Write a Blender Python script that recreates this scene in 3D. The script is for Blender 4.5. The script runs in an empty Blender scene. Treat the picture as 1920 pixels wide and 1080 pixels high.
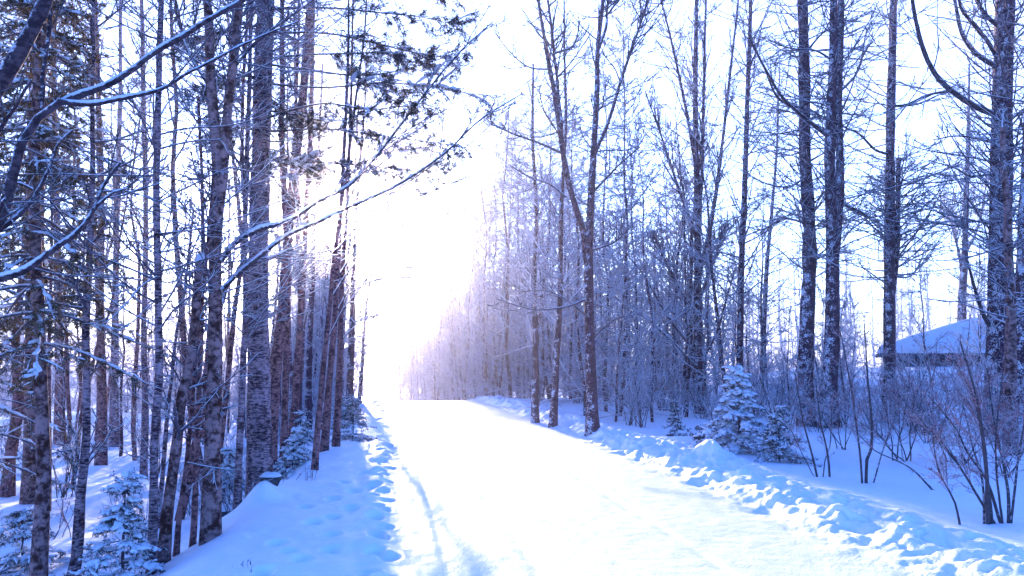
import bpy, math
import numpy as np
from mathutils import Vector, Matrix

S = bpy.context.scene
COL = S.collection
R = math.radians

# ------------------------------------------------------------------ camera
F = 1500.0                       # focal length in pixels of the 1920-wide photograph
CAM_Z = 1.7
PITCH = math.atan(135.0 / F)
YAW = R(8.57)
cd = bpy.data.cameras.new("camera")
cd.sensor_width = 36.0
cd.lens = 36.0 * F / 1920.0
cd.clip_start = 0.05
cd.clip_end = 1500
cam = bpy.data.objects.new("camera", cd)
COL.objects.link(cam)
cam.location = (0, 0, CAM_Z)
cam.rotation_euler = (math.pi / 2 + PITCH, 0, -YAW)
S.camera = cam

# ------------------------------------------------------------------ sun and sky
SUN_EL = R(9.3)
SUN_AZ = R(3.6)                  # degrees to the left of the road (+Y)
SUN_DIR = np.array([-math.sin(SUN_AZ) * math.cos(SUN_EL), math.cos(SUN_AZ) * math.cos(SUN_EL), math.sin(SUN_EL)])
EXPOSURE = 1.92
SUN_STRENGTH = 5.0
SKY_STRENGTH = 0.15
HAZE_DENSITY = 0.0018
sl = bpy.data.lights.new("sun", "SUN")
sl.energy = SUN_STRENGTH
sl.angle = R(0.5)
sl.color = (1.0, 0.81, 0.79)
so = bpy.data.objects.new("sun", sl)
COL.objects.link(so)
so.rotation_euler = Vector(SUN_DIR).to_track_quat('Z', 'Y').to_euler()

W = bpy.data.worlds.new("World")
S.world = W
W.use_nodes = True
nt = W.node_tree
nt.nodes.clear()


def N(t, kind, **kw):
    n = t.nodes.new(kind)
    for k, v in kw.items():
        setattr(n, k, v)
    return n


def math_node(t, op, a, b=None, clamp=False):
    n = t.nodes.new('ShaderNodeMath')
    n.operation = op
    n.use_clamp = clamp
    for i, v in enumerate((a, b)):
        if v is None:
            continue
        if isinstance(v, (int, float)):
            n.inputs[i].default_value = v
        else:
            t.links.new(v, n.inputs[i])
    return n.outputs[0]


sky = N(nt, 'ShaderNodeTexSky', sky_type='NISHITA', sun_disc=False)
sky.sun_elevation = SUN_EL
sky.sun_rotation = -SUN_AZ
sky.air_density = 1.3
sky.dust_density = 0.4
sky.ozone_density = 5.0
tint = N(nt, 'ShaderNodeMix', data_type='RGBA', blend_type='MULTIPLY')
tint.inputs[0].default_value = 1.0
nt.links.new(sky.outputs[0], tint.inputs[6])
tint.inputs[7].default_value = (0.62, 0.86, 1.62, 1)
bg = N(nt, 'ShaderNodeBackground')
nt.links.new(tint.outputs[2], bg.inputs[0])
bg.inputs[1].default_value = SKY_STRENGTH
tc = N(nt, 'ShaderNodeTexCoord')
vm = N(nt, 'ShaderNodeVectorMath', operation='DOT_PRODUCT')
nt.links.new(tc.outputs['Generated'], vm.inputs[0])
vm.inputs[1].default_value = SUN_DIR
dot = math_node(nt, 'MAXIMUM', vm.outputs['Value'], 0.0)
sep = N(nt, 'ShaderNodeSeparateXYZ')
nt.links.new(tc.outputs['Generated'], sep.inputs[0])
# bright winter cloud veil near the horizon, brightest towards the sun
mr = N(nt, 'ShaderNodeMapRange', interpolation_type='SMOOTHSTEP')
nt.links.new(sep.outputs['Z'], mr.inputs[0])
mr.inputs[1].default_value = 0.64
mr.inputs[2].default_value = 0.44
tw = N(nt, 'ShaderNodeMapRange', interpolation_type='SMOOTHSTEP')
nt.links.new(vm.outputs['Value'], tw.inputs[0])
tw.inputs[1].default_value = -0.25
tw.inputs[2].default_value = 0.60
tw.inputs[3].default_value = 0.04
toward = tw.outputs[0]
veil = math_node(nt, 'MULTIPLY', mr.outputs[0], toward)
bg2 = N(nt, 'ShaderNodeBackground')
bg2.inputs[0].default_value = (0.97, 0.92, 1.0, 1)
VEIL = 0.33
nt.links.new(math_node(nt, 'MULTIPLY', veil, VEIL), bg2.inputs[1])
# aureole and disc of the sun itself
a1 = math_node(nt, 'MULTIPLY', math_node(nt, 'POWER', dot, 9000.0), 45.0)
a2 = math_node(nt, 'MULTIPLY', math_node(nt, 'POWER', dot, 500.0), 1.3)
bg3 = N(nt, 'ShaderNodeBackground')
bg3.inputs[0].default_value = (1.0, 0.93, 0.95, 1)
nt.links.new(math_node(nt, 'ADD', a1, a2), bg3.inputs[1])
ad1 = N(nt, 'ShaderNodeAddShader')
ad2 = N(nt, 'ShaderNodeAddShader')
nt.links.new(bg.outputs[0], ad1.inputs[0])
nt.links.new(bg2.outputs[0], ad1.inputs[1])
nt.links.new(ad1.outputs[0], ad2.inputs[0])
nt.links.new(bg3.outputs[0], ad2.inputs[1])
wo = N(nt, 'ShaderNodeOutputWorld')
nt.links.new(ad2.outputs[0], wo.inputs[0])

S.view_settings.view_transform = 'Standard'
S.view_settings.look = 'None'
S.view_settings.exposure = EXPOSURE
S.view_settings.gamma = 1.0
S.render.engine = 'CYCLES'
S.cycles.use_denoising = True
S.cycles.max_bounces = 6
S.cycles.diffuse_bounces = 3
S.cycles.glossy_bounces = 2
S.cycles.transmission_bounces = 3
S.cycles.volume_bounces = 1
S.cycles.sample_clamp_indirect = 4.0

# ------------------------------------------------------------------ maths helpers
_cp, _sp, _cy, _sy = math.cos(PITCH), math.sin(PITCH), math.cos(YAW), math.sin(YAW)
FWD = np.array([_sy * _cp, _cy * _cp, _sp])
UP = np.array([-_sy * _sp, -_cy * _sp, _cp])
RT = np.array([_cy, -_sy, 0.0])


def P(px, py, D):
    """world point seen at photograph pixel (px, py), D metres ahead of the camera"""
    r = FWD + RT * ((px - 960) / F) + UP * ((540 - py) / F)
    fwd_h = r[0] * _sy + r[1] * _cy
    return np.array([0, 0, CAM_Z]) + r * (D / fwd_h)


def _hash(ix, iy, seed):
    n = (ix.astype(np.int64) * 374761393 + iy.astype(np.int64) * 668265263 + seed * 974711) & 0x7fffffff
    n = ((n ^ (n >> 13)) * 1274126177) & 0x7fffffff
    n = (n ^ (n >> 16)) & 0xffff
    return n / 65535.0


def vnoise(x, y, seed=0):
    x = np.asarray(x, float)
    y = np.asarray(y, float)
    ix, iy = np.floor(x), np.floor(y)
    fx, fy = x - ix, y - iy
    fx = fx * fx * (3 - 2 * fx)
    fy = fy * fy * (3 - 2 * fy)
    a, b = _hash(ix, iy, seed), _hash(ix + 1, iy, seed)
    c, d = _hash(ix, iy + 1, seed), _hash(ix + 1, iy + 1, seed)
    return (a * (1 - fx) + b * fx) * (1 - fy) + (c * (1 - fx) + d * fx) * fy - 0.5


def fbm(x, y, seed=0, oct=4):
    s, a = 0, 1.0
    for k in range(oct):
        s = s + a * vnoise(x * 2 ** k, y * 2 ** k, seed + k * 17)
        a *= 0.5
    return s


def sstep(a, b, x):
    t = np.clip((x - a) / (b - a), 0, 1)
    return t * t * (3 - 2 * t)


def road_x(y):
    return -0.0011 * np.clip(np.asarray(y, float) - 14, 0, 90) ** 2


_rs = np.random.default_rng(5)
# footprints on the verge and along the edge of the road, as trodden in the photograph
FOOT = [(-0.55, 8.05), (-0.78, 8.6), (-0.60, 8.95), (-0.42, 9.5), (-0.66, 10.1), (-0.45, 10.7), (-0.62, 11.3), (-0.36, 12.2),
        (-0.95, 9.6), (-1.02, 7.75), (-0.72, 7.0), (-0.98, 6.7), (-0.5, 7.4), (-0.86, 7.35)]
for y in np.arange(5.6, 17, 0.36):
    FOOT.append((-0.03 - 0.10 * (len(FOOT) % 2) + _rs.normal(0, 0.05), y + _rs.normal(0, 0.06)))
FOOT = np.array(FOOT)


def height(x, y):
    x = np.asarray(x, float)
    y = np.asarray(y, float)
    u = x - road_x(y)
    h = np.zeros_like(u)
    # packed road with wheel tracks
    on = sstep(-0.1, 0.15, u) * (1 - sstep(4.0, 4.3, u))
    wob = 0.05 * vnoise(y * 0.25, y * 0, 3)
    for c, w, dpt in ((0.47, 0.045, 0.022), (1.19, 0.06, 0.03), (1.30, 0.04, 0.012), (2.72, 0.055, 0.024), (2.55, 0.12, 0.010), (0.86, 0.16, 0.012)):
        h = h - 0.6 * on * dpt * np.exp(-((u - c - wob) / w) ** 2) * (0.65 + 0.7 * (vnoise(u * 6, y * 5, 8) + 0.5))
    h = h + on * 0.006 * np.exp(-((u - 0.47 - wob) / 0.05) ** 2) * np.sin(y * 2 * np.pi / 0.12 + 3 * vnoise(y * 2, u * 3, 5)) * (0.5 + vnoise(y * 1.3, y * 0 + 9, 6))
    h = h + on * 0.012 * fbm(u * 2.2, y * 1.1, 21, 3)
    h = h + on * 0.010 * fbm(u * 9, y * 4.5, 27, 3) * (0.35 + np.exp(-((u - 0.12) / 0.3) ** 2))
    # verge on the left of the road with a trodden ridge, then the ditch
    edge = -1.46 + 0.05 * np.clip(y - 9, 0, 18) + 0.16 * vnoise(y * 0.9, y * 0 + 3, 4)
    verge = (1 - sstep(-0.15, 0.12, u)) * sstep(edge - 0.4, edge + 0.1, u)
    h = h + verge * (0.03 + 0.05 * fbm(u * 2.4, y * 1.6, 31, 4))
    h = h + 0.05 * np.exp(-((u + 0.2) / 0.2) ** 2) * (0.3 + 2.0 * vnoise(u * 4, y * 2.2, 12))
    near = (u < 0.4) & (u > -2) & (y < 20)
    if np.any(near):
        un, yn = u[near], y[near]
        dh = np.zeros_like(un)
        for fx, fy in FOOT:
            q = ((un - fx) / 0.085) ** 2 + ((yn - fy) / 0.13) ** 2
            dh += -0.065 * np.exp(-q * q) + 0.010 * np.exp(-(np.sqrt(q) - 1.5) ** 2 * 4)
        h[near] += dh
    # soft lumps of snow on the shoulder of the ditch
    for lx, ly, lr, lh in ((-1.52, 10.15, 0.22, 0.24), (-1.32, 10.6, 0.2, 0.10), (-1.75, 11.6, 0.3, 0.2), (-1.3, 13.0, 0.2, 0.12)):
        h = h + lh * np.exp(-(((u - lx) / lr) ** 2 + ((y - ly) / (lr * 1.5)) ** 2))
    low = -0.50 + 0.22 * fbm(x * 0.55, y * 0.4, 41, 4) + 0.016 * np.clip(-u - 4, 0, 60)
    k = sstep(edge + 0.05, edge - 1.15, u)
    h = h * (1 - k) + low * k
    # ploughed bank on the right, then smooth untouched snow
    lum = fbm(u * 3.6, y * 2.2, 55, 4)
    lum2 = np.abs(vnoise(u * 8.5, y * 5.5, 71)) * 2
    bank = sstep(4.05, 4.65, u) * (1 - sstep(4.85, 5.7, u))
    chunk = np.tanh(5 * vnoise(u * 6.5 + 0.6 * lum, y * 4.2 + 0.5 * lum2, 91)) * (0.4 + sstep(-0.2, 0.3, vnoise(u * 1.3, y * 0.7, 93)))
    h = h + 0.022 * chunk * sstep(4.0, 4.3, u) * (1 - sstep(4.9, 5.3, u))
    h = h + bank * (0.13 + 0.12 * lum + 0.06 * lum2)
    h = h + 0.055 * lum * sstep(3.75, 4.2, u) * (1 - sstep(4.2, 4.7, u))
    out = sstep(4.7, 5.6, u)
    h = h + out * (0.08 + 0.09 * fbm(x * 0.45, y * 0.35, 61, 3) + 0.012 * np.clip(u - 9, 0, 60))
    h = h + 0.26 * np.exp(-(((u - 5.05) / 0.30) ** 2 + ((y - 12.3) / 0.42) ** 2))
    h = h + 0.18 * np.exp(-(((u - 5.75) / 0.55) ** 2 + ((y - 14.6) / 0.9) ** 2))
    h = h + 1.25 * sstep(10.5, 17.0, x) * sstep(17.5, 23.5, y) * (1 - sstep(30, 40, y))
    q = np.clip(y - 33, 0, None)
    return h - 2.4 * q * q / (q * q + 14 * 14)


def ground_z(x, y):
    return float(height(np.array([x]), np.array([y]))[0])


# ------------------------------------------------------------------ mesh helpers
class MB:
    """collects quads and tubes that become ONE mesh object"""

    def __init__(self):
        self.v, self.f, self.n = [], [], 0

    def quads(self, v, f):
        self.v.append(np.asarray(v, float).reshape(-1, 3))
        self.f.append(np.asarray(f, np.int64).reshape(-1, 4) + self.n)
        self.n += len(self.v[-1])

    def tubes(self, C, Rr, sides=5, zs=1.0, cap=False, lump=0.0, rng=None):
        """C (B,n,3) centre lines, Rr (B,n) radii"""
        B, n, _ = C.shape
        T = np.gradient(C, axis=1)
        T /= np.linalg.norm(T, axis=2, keepdims=True) + 1e-9
        m = np.abs(T.mean(1))
        ref = np.zeros((B, 3))
        ref[np.arange(B), np.argmin(m, 1)] = 1
        Nn = np.cross(T, ref[:, None, :])
        Nn /= np.linalg.norm(Nn, axis=2, keepdims=True) + 1e-9
        Bn = np.cross(T, Nn)
        a = np.arange(sides) * 2 * np.pi / sides
        off = Nn[:, :, None, :] * np.cos(a)[:, None] + Bn[:, :, None, :] * np.sin(a)[:, None]
        rr = np.repeat(Rr[:, :, None], sides, 2)
        if lump:
            rr = rr * (1 + lump * rng.normal(0, 1, rr.shape))
        off = off * rr[..., None]
        off[..., 2] *= zs
        V = (C[:, :, None, :] + off).reshape(-1, 3)
        b = np.arange(B)[:, None, None] * n * sides
        i = np.arange(n - 1)[None, :, None] * sides
        j = np.arange(sides)[None, None, :]
        j2 = (j + 1) % sides
        Fq = np.stack([b + i + j, b + i + j2, b + i + sides + j2, b + i + sides + j], -1)
        self.quads(V, Fq)
        return self

    def build(self, name, mat, parent=None, smooth=True):
        me = bpy.data.meshes.new(name)
        V = np.concatenate(self.v)
        Fq = np.concatenate(self.f)
        me.vertices.add(len(V))
        me.vertices.foreach_set('co', V.astype(np.float32).ravel())
        me.loops.add(len(Fq) * 4)
        me.loops.foreach_set('vertex_index', Fq.astype(np.int32).ravel())
        me.polygons.add(len(Fq))
        me.polygons.foreach_set('loop_start', (np.arange(len(Fq)) * 4).astype(np.int32))
        me.polygons.foreach_set('use_smooth', np.full(len(Fq), smooth, bool))
        me.update(calc_edges=True)
        me.validate()
        me.materials.append(mat)
        o = bpy.data.objects.new(name, me)
        COL.objects.link(o)
        if parent is not None:
            o.parent = parent
        return o


def local(o, root):
    """mesh was written in world coordinates: move it into its root's frame"""
    o.data.transform(Matrix.Translation(-Vector(root.location)))
    return o


def thing(name, label, cat, loc, group=None):
    o = bpy.data.objects.new(name, None)
    o.empty_display_size = 0.2
    COL.objects.link(o)
    o.location = loc
    o['label'] = label
    o['category'] = cat
    if group:
        o['group'] = group
    return o


def dup(root, loc, rot, scale, label=None, group=None, lean=(0, 0)):
    r = root.copy()
    COL.objects.link(r)
    r.location, r.rotation_euler, r.scale = loc, (lean[0], lean[1], rot), scale
    if label:
        r['label'] = label
    if group:
        r['group'] = group
    for ch in KIDS[root.name]:
        c = ch.copy()
        COL.objects.link(c)
        c.parent = r
    return r


KIDS = {}


def smooth_line(pts, n):
    """Catmull-Rom through pts (k,d) resampled to n points"""
    pts = np.asarray(pts, float)
    k = len(pts)
    e = np.vstack([2 * pts[0] - pts[1], pts, 2 * pts[-1] - pts[-2]])
    seg = np.linalg.norm(np.diff(pts, axis=0), axis=1)
    s = np.concatenate([[0], np.cumsum(seg)])
    out = []
    for q in np.linspace(0, s[-1], n):
        i = min(max(int(np.searchsorted(s, q, 'right')) - 1, 0), k - 2)
        t = (q - s[i]) / max(seg[i], 1e-9)
        p0, p1, p2, p3 = e[i], e[i + 1], e[i + 2], e[i + 3]
        out.append(0.5 * (2 * p1 + (p2 - p0) * t + (2 * p0 - 5 * p1 + 4 * p2 - p3) * t * t + (3 * p1 - p0 - 3 * p2 + p3) * t ** 3))
    return np.array(out)


def grow(C, Rr, num, tr, L, ang, up, jit, n, r0, rt, rng, flat=0.0, spread=20, taper=0.6):
    """side shoots of the lines C: returns their centre lines, radii and lengths"""
    B, m, _ = C.shape
    idx = np.repeat(np.arange(B), num)
    t = rng.uniform(tr[0], tr[1], len(idx))
    f = t * (m - 1)
    i0 = np.clip(np.floor(f).astype(int), 0, m - 2)
    w = (f - i0)[:, None]
    p = C[idx, i0] * (1 - w) + C[idx, i0 + 1] * w
    T = C[idx, i0 + 1] - C[idx, i0]
    T /= np.linalg.norm(T, axis=1, keepdims=True) + 1e-9
    pr = Rr[idx, i0] * (1 - w[:, 0]) + Rr[idx, i0 + 1] * w[:, 0]
    v = rng.normal(0, 1, (len(idx), 3))
    v[:, 2] *= (1 - flat)
    v -= (v * T).sum(1, keepdims=True) * T
    v /= np.linalg.norm(v, axis=1, keepdims=True) + 1e-9
    a = np.radians(rng.normal(ang, spread, len(idx)))[:, None]
    d = np.cos(a) * T + np.sin(a) * v
    Lb = L[idx] if isinstance(L, np.ndarray) else L
    l = Lb * (1 - taper * t) * rng.uniform(0.25, 1.0, len(idx)) ** 1.0 * 1.15
    pts = np.zeros((len(idx), n, 3))
    pts[:, 0] = p
    st = (l / (n - 1))[:, None]
    bend = jit * 0.55 * rng.normal(0, 1, d.shape)
    for k in range(1, n):
        if k == n // 2 + 1:
            bend = bend * -0.6
        d = d + bend + jit * 0.45 * rng.normal(0, 1, d.shape)
        d[:, 2] += up
        d /= np.linalg.norm(d, axis=1, keepdims=True)
        pts[:, k] = pts[:, k - 1] + d * st
    ra = np.minimum(pr * 0.7, r0 * np.sqrt(l / (l.max() + 1e-9)))
    ra = np.maximum(ra, rt)
    rad = ra[:, None] * (1 - np.linspace(0, 1, n)[None]) + rt * np.linspace(0, 1, n)[None]
    return pts, rad, l


# ------------------------------------------------------------------ materials
def new_mat(name):
    m = bpy.data.materials.new(name)
    m.use_nodes = True
    t = m.node_tree
    t.nodes.clear()
    out = t.nodes.new('ShaderNodeOutputMaterial')
    return m, t, out


def noise(t, vec, scale, detail=4, rough=0.55):
    n = t.nodes.new('ShaderNodeTexNoise')
    n.inputs['Scale'].default_value = scale
    n.inputs['Detail'].default_value = detail
    n.inputs['Roughness'].default_value = rough
    if vec is not None:
        t.links.new(vec, n.inputs['Vector'])
    return n.outputs['Fac']


def ramp(t, fac, stops):
    r = t.nodes.new('ShaderNodeValToRGB')
    while len(r.color_ramp.elements) < len(stops):
        r.color_ramp.elements.new(0.5)
    for e, (p, c) in zip(r.color_ramp.elements, stops):
        e.position = p
        e.color = (*c, 1)
    t.links.new(fac, r.inputs[0])
    return r.outputs[0]


def snow_material(name, col, rough, spec, bump_scale, bump, grain=60.0, translucent=0.0):
    m, t, out = new_mat(name)
    geo = t.nodes.new('ShaderNodeNewGeometry')
    b = t.nodes.new('ShaderNodeBsdfPrincipled')
    n1 = noise(t, geo.outputs['Position'], bump_scale, 5, 0.6)
    n2 = noise(t, geo.outputs['Position'], grain, 2, 0.6)
    c = ramp(t, n1, [(0.3, tuple(x * 0.95 for x in col)), (0.7, col)])
    t.links.new(c, b.inputs['Base Color'])
    b.inputs['Roughness'].default_value = rough
    b.inputs['Specular IOR Level'].default_value = spec
    bp = t.nodes.new('ShaderNodeBump')
    bp.inputs['Strength'].default_value = bump
    bp.inputs['Distance'].default_value = 0.03
    t.links.new(math_node(t, 'ADD', n1, math_node(t, 'MULTIPLY', n2, 0.35)), bp.inputs['Height'])
    t.links.new(bp.outputs[0], b.inputs['Normal'])
    sh = b.outputs[0]
    if translucent:
        tr = t.nodes.new('ShaderNodeBsdfTranslucent')
        tr.inputs[0].default_value = (*col, 1)
        mx = t.nodes.new('ShaderNodeMixShader')
        mx.inputs[0].default_value = translucent
        t.links.new(sh, mx.inputs[1])
        t.links.new(tr.outputs[0], mx.inputs[2])
        sh = mx.outputs[0]
    t.links.new(sh, out.inputs[0])
    return m


def bark_material(name, dark, light, snow_lo, snow_hi, side=0.0, patch=0.0, band=2.2, scale=9.0, frost=0.0):
    """bark with darker patches, and snow lying where the surface faces up (and blown onto one side)"""
    m, t, out = new_mat(name)
    geo = t.nodes.new('ShaderNodeNewGeometry')
    mp = t.nodes.new('ShaderNodeMapping')
    mp.inputs['Scale'].default_value = (1, 1, band)
    t.links.new(geo.outputs['Position'], mp.inputs[0])
    n1 = noise(t, mp.outputs[0], scale * 1.7, 6, 0.65)
    n2 = noise(t, geo.outputs['Position'], 6.0, 5, 0.62)
    n3 = noise(t, geo.outputs['Position'], 30.0, 4, 0.6)
    mixf = math_node(t, 'ADD', math_node(t, 'MULTIPLY', n1, 0.5), math_node(t, 'ADD', math_node(t, 'MULTIPLY', n2, 0.3), math_node(t, 'MULTIPLY', n3, 0.2)))
    col = ramp(t, mixf, [(0.445, dark), (0.495, tuple(0.6 * a + 0.4 * b for a, b in zip(dark, light))), (0.545, light)])
    b = t.nodes.new('ShaderNodeBsdfPrincipled')
    b.inputs['Roughness'].default_value = 0.85
    b.inputs['Specular IOR Level'].default_value = 0.2
    t.links.new(col, b.inputs['Base Color'])
    bp = t.nodes.new('ShaderNodeBump')
    bp.inputs['Strength'].default_value = 0.5
    bp.inputs['Distance'].default_value = 0.02
    t.links.new(n1, bp.inputs['Height'])
    t.links.new(bp.outputs[0], b.inputs['Normal'])
    sn = t.nodes.new('ShaderNodeBsdfDiffuse')
    sn.inputs[0].default_value = (0.86, 0.88, 0.95, 1)
    trl = t.nodes.new('ShaderNodeBsdfTranslucent')
    trl.inputs[0].default_value = (0.86, 0.88, 0.95, 1)
    ms = t.nodes.new('ShaderNodeMixShader')
    ms.inputs[0].default_value = 0.42
    t.links.new(sn.outputs[0], ms.inputs[1])
    t.links.new(trl.outputs[0], ms.inputs[2])
    sp = t.nodes.new('ShaderNodeSeparateXYZ')
    t.links.new(geo.outputs['Normal'], sp.inputs[0])
    wind = t.nodes.new('ShaderNodeVectorMath')
    wind.operation = 'DOT_PRODUCT'
    wind.inputs[1].default_value = (-0.75, -0.55, 0.1)
    t.links.new(geo.outputs['Normal'], wind.inputs[0])
    f = math_node(t, 'ADD', sp.outputs['Z'], math_node(t, 'MULTIPLY', wind.outputs['Value'], side))
    f = math_node(t, 'ADD', f, math_node(t, 'MULTIPLY', math_node(t, 'SUBTRACT', n3, 0.5), 1.5))
    f = math_node(t, 'ADD', f, math_node(t, 'MULTIPLY', math_node(t, 'SUBTRACT', n2, 0.5), patch))
    mr_ = t.nodes.new('ShaderNodeMapRange')
    mr_.interpolation_type = 'SMOOTHSTEP'
    mr_.inputs[1].default_value = snow_lo
    mr_.inputs[2].default_value = snow_hi
    t.links.new(f, mr_.inputs[0])
    fac = math_node(t, 'MAXIMUM', mr_.outputs[0], frost)
    mx = t.nodes.new('ShaderNodeMixShader')
    t.links.new(fac, mx.inputs[0])
    t.links.new(b.outputs[0], mx.inputs[1])
    t.links.new(ms.outputs[0], mx.inputs[2])
    t.links.new(mx.outputs[0], out.inputs[0])
    return m


def plain_material(name, c1, c2, scale=30.0, rough=0.8, translucent=0.0):
    m, t, out = new_mat(name)
    geo = t.nodes.new('ShaderNodeNewGeometry')
    b = t.nodes.new('ShaderNodeBsdfPrincipled')
    t.links.new(ramp(t, noise(t, geo.outputs['Position'], scale, 3), [(0.35, c1), (0.65, c2)]), b.inputs['Base Color'])
    b.inputs['Roughness'].default_value = rough
    b.inputs['Specular IOR Level'].default_value = 0.25
    sh = b.outputs[0]
    if translucent:
        tr = t.nodes.new('ShaderNodeBsdfTranslucent')
        tr.inputs[0].default_value = (*c2, 1)
        mx = t.nodes.new('ShaderNodeMixShader')
        mx.inputs[0].default_value = translucent
        t.links.new(sh, mx.inputs[1])
        t.links.new(tr.outputs[0], mx.inputs[2])
        sh = mx.outputs[0]
    t.links.new(sh, out.inputs[0])
    return m


M_SNOW = snow_material('deep_snow', (0.84, 0.89, 0.97), 0.65, 0.25, 7.0, 0.35)
M_ROAD = snow_material('packed_snow', (0.85, 0.88, 0.95), 0.55, 0.15, 5.0, 0.40, 40.0)
M_BANK = snow_material('ploughed_snow', (0.86, 0.89, 0.97), 0.6, 0.3, 9.0, 0.6, 45.0)
M_LOAD = snow_material('branch_snow', (0.85, 0.89, 0.97), 0.7, 0.2, 16.0, 0.5, 50.0, 0.25)
M_BIRCH = bark_material('banded_grey_bark', (0.028, 0.010, 0.014), (0.33, 0.225, 0.245), 0.60, 1.05, 0.35, 0.6, 4.5, 8.0)
M_LICHEN = bark_material('lichen_bark', (0.040, 0.011, 0.008), (0.28, 0.165, 0.16), 0.65, 1.0, 0.25, 0.6, 1.2, 7.0)
M_BROWN = bark_material('brown_bark', (0.045, 0.013, 0.014), (0.30, 0.145, 0.14), 0.62, 1.0, 0.25, 0.5, 1.5, 10.0)
M_PLASTER = bark_material('snow_plastered_bark', (0.026, 0.009, 0.016), (0.12, 0.055, 0.075), 0.48, 0.75, 0.5, 1.8, 2.5, 10.0)
M_LIMB = bark_material('snowy_limb_bark', (0.022, 0.012, 0.018), (0.075, 0.05, 0.062), 0.15, 0.5, 0.1, 0.3)
M_TWIG = bark_material('snowy_twig', (0.028, 0.010, 0.020), (0.085, 0.042, 0.062), 0.0, 0.5, 0.2, 0.4, 1.0, 12.0, 0.08)
M_TWIG_DARK = bark_material('bare_twig', (0.025, 0.014, 0.018), (0.065, 0.042, 0.05), 0.3, 0.8, 0.1, 0.3, 1.0, 12.0, 0.05)
M_FROST = bark_material('frosted_twig', (0.035, 0.012, 0.035), (0.09, 0.045, 0.08), -0.3, 0.2, 0.1, 0.5, 1.0, 12.0, 0.24)
M_RED = bark_material('reddish_twig', (0.09, 0.018, 0.024), (0.36, 0.12, 0.12), 0.1, 0.6, 0.1, 0.5, 1.0, 12.0, 0.08)
M_NEEDLE = plain_material('spruce_needles', (0.045, 0.028, 0.010), (0.12, 0.078, 0.028), 6.0, 0.7, 0.3)
M_NEEDLE2 = plain_material('fir_needles', (0.030, 0.026, 0.024), (0.070, 0.055, 0.045), 6.0, 0.7, 0.3)
M_WALL = plain_material('weathered_boards', (0.028, 0.030, 0.05), (0.05, 0.052, 0.078), 5.0)
M_ROCK = plain_material('dark_rock', (0.03, 0.03, 0.035), (0.07, 0.065, 0.07), 8.0)
M_STRAW = plain_material('dry_straw', (0.10, 0.06, 0.04), (0.22, 0.14, 0.09), 20.0)

# ------------------------------------------------------------------ ground
ys = [3.2]
while ys[-1] < 320:
    ys.append(ys[-1] * 1.0045 + (0.0 if ys[-1] > 6 else 0.004))
ys = np.array([-8, -5, -2, 0, 1.2, 2.2] + ys)
far = 6.2 + np.geomspace(0.08, 240, 75)
u_left = -(2.6 + np.geomspace(0.05, 240, 90))[::-1]
BANDS = {
    'verge': np.linspace(-2.6, 0.0, 94),
    'road': np.linspace(0.0, 4.1, 150),
    'snow_bank': np.linspace(4.1, 5.6, 56),
}


def sheet(mb, us, smooth_to=None):
    Y, U = np.meshgrid(ys, us, indexing='ij')
    X = U + road_x(Y)
    Z = height(X, Y)
    n, m = Y.shape
    i, j = np.meshgrid(np.arange(n - 1), np.arange(m - 1), indexing='ij')
    a = i * m + j
    mb.quads(np.stack([X, Y, Z], -1), np.stack([a, a + 1, a + m + 1, a + m], -1))


g = MB()
sheet(g, np.concatenate([u_left, [-2.6]]))
sheet(g, np.concatenate([np.linspace(5.6, 6.2, 18), far]))


def even_normals(o):
    """normals from the height field itself, so neighbouring sheets shade alike where they meet"""
    me = o.data
    V = np.zeros(len(me.vertices) * 3, np.float32)
    me.vertices.foreach_get('co', V)
    V = V.reshape(-1, 3).astype(float)
    e = 0.012 + 0.0012 * np.abs(V[:, 1])
    dx = (height(V[:, 0] + e, V[:, 1]) - height(V[:, 0] - e, V[:, 1])) / (2 * e)
    dy = (height(V[:, 0], V[:, 1] + e) - height(V[:, 0], V[:, 1] - e)) / (2 * e)
    Nv = np.stack([-dx, -dy, np.ones_like(dx)], 1)
    Nv /= np.linalg.norm(Nv, axis=1, keepdims=True)
    me.normals_split_custom_set_from_vertices(Nv.tolist())
    o['kind'] = 'structure'


even_normals(g.build('ground', M_SNOW))
for nm, us in BANDS.items():
    g = MB()
    sheet(g, us)
    o = g.build(nm, {'verge': M_SNOW, 'road': M_ROAD, 'snow_bank': M_BANK}[nm])
    even_normals(o)

# ------------------------------------------------------------------ hero trees
def px_line(pts, D, n, rng, wob=0.0, dd=None, ground=False):
    """pixel polyline -> smooth world line; dd = depth offset at the tip"""
    k = len(pts)
    W3 = []
    for i, (x, y) in enumerate(pts):
        d = D + (dd * i / max(k - 1, 1) if dd else 0)
        W3.append(P(x, y, d))
    if ground:
        W3[0][2] = ground_z(W3[0][0], W3[0][1]) - 0.12
    L = smooth_line(np.array(W3), n)
    if wob:
        w = rng.normal(0, wob, (n, 3))
        w[:, 2] = 0
        w[0] = 0
        w = (w + np.roll(w, 1, 0) + np.roll(w, -1, 0)) / 3
        w[0] = 0
        L = L + w
    return L


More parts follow.
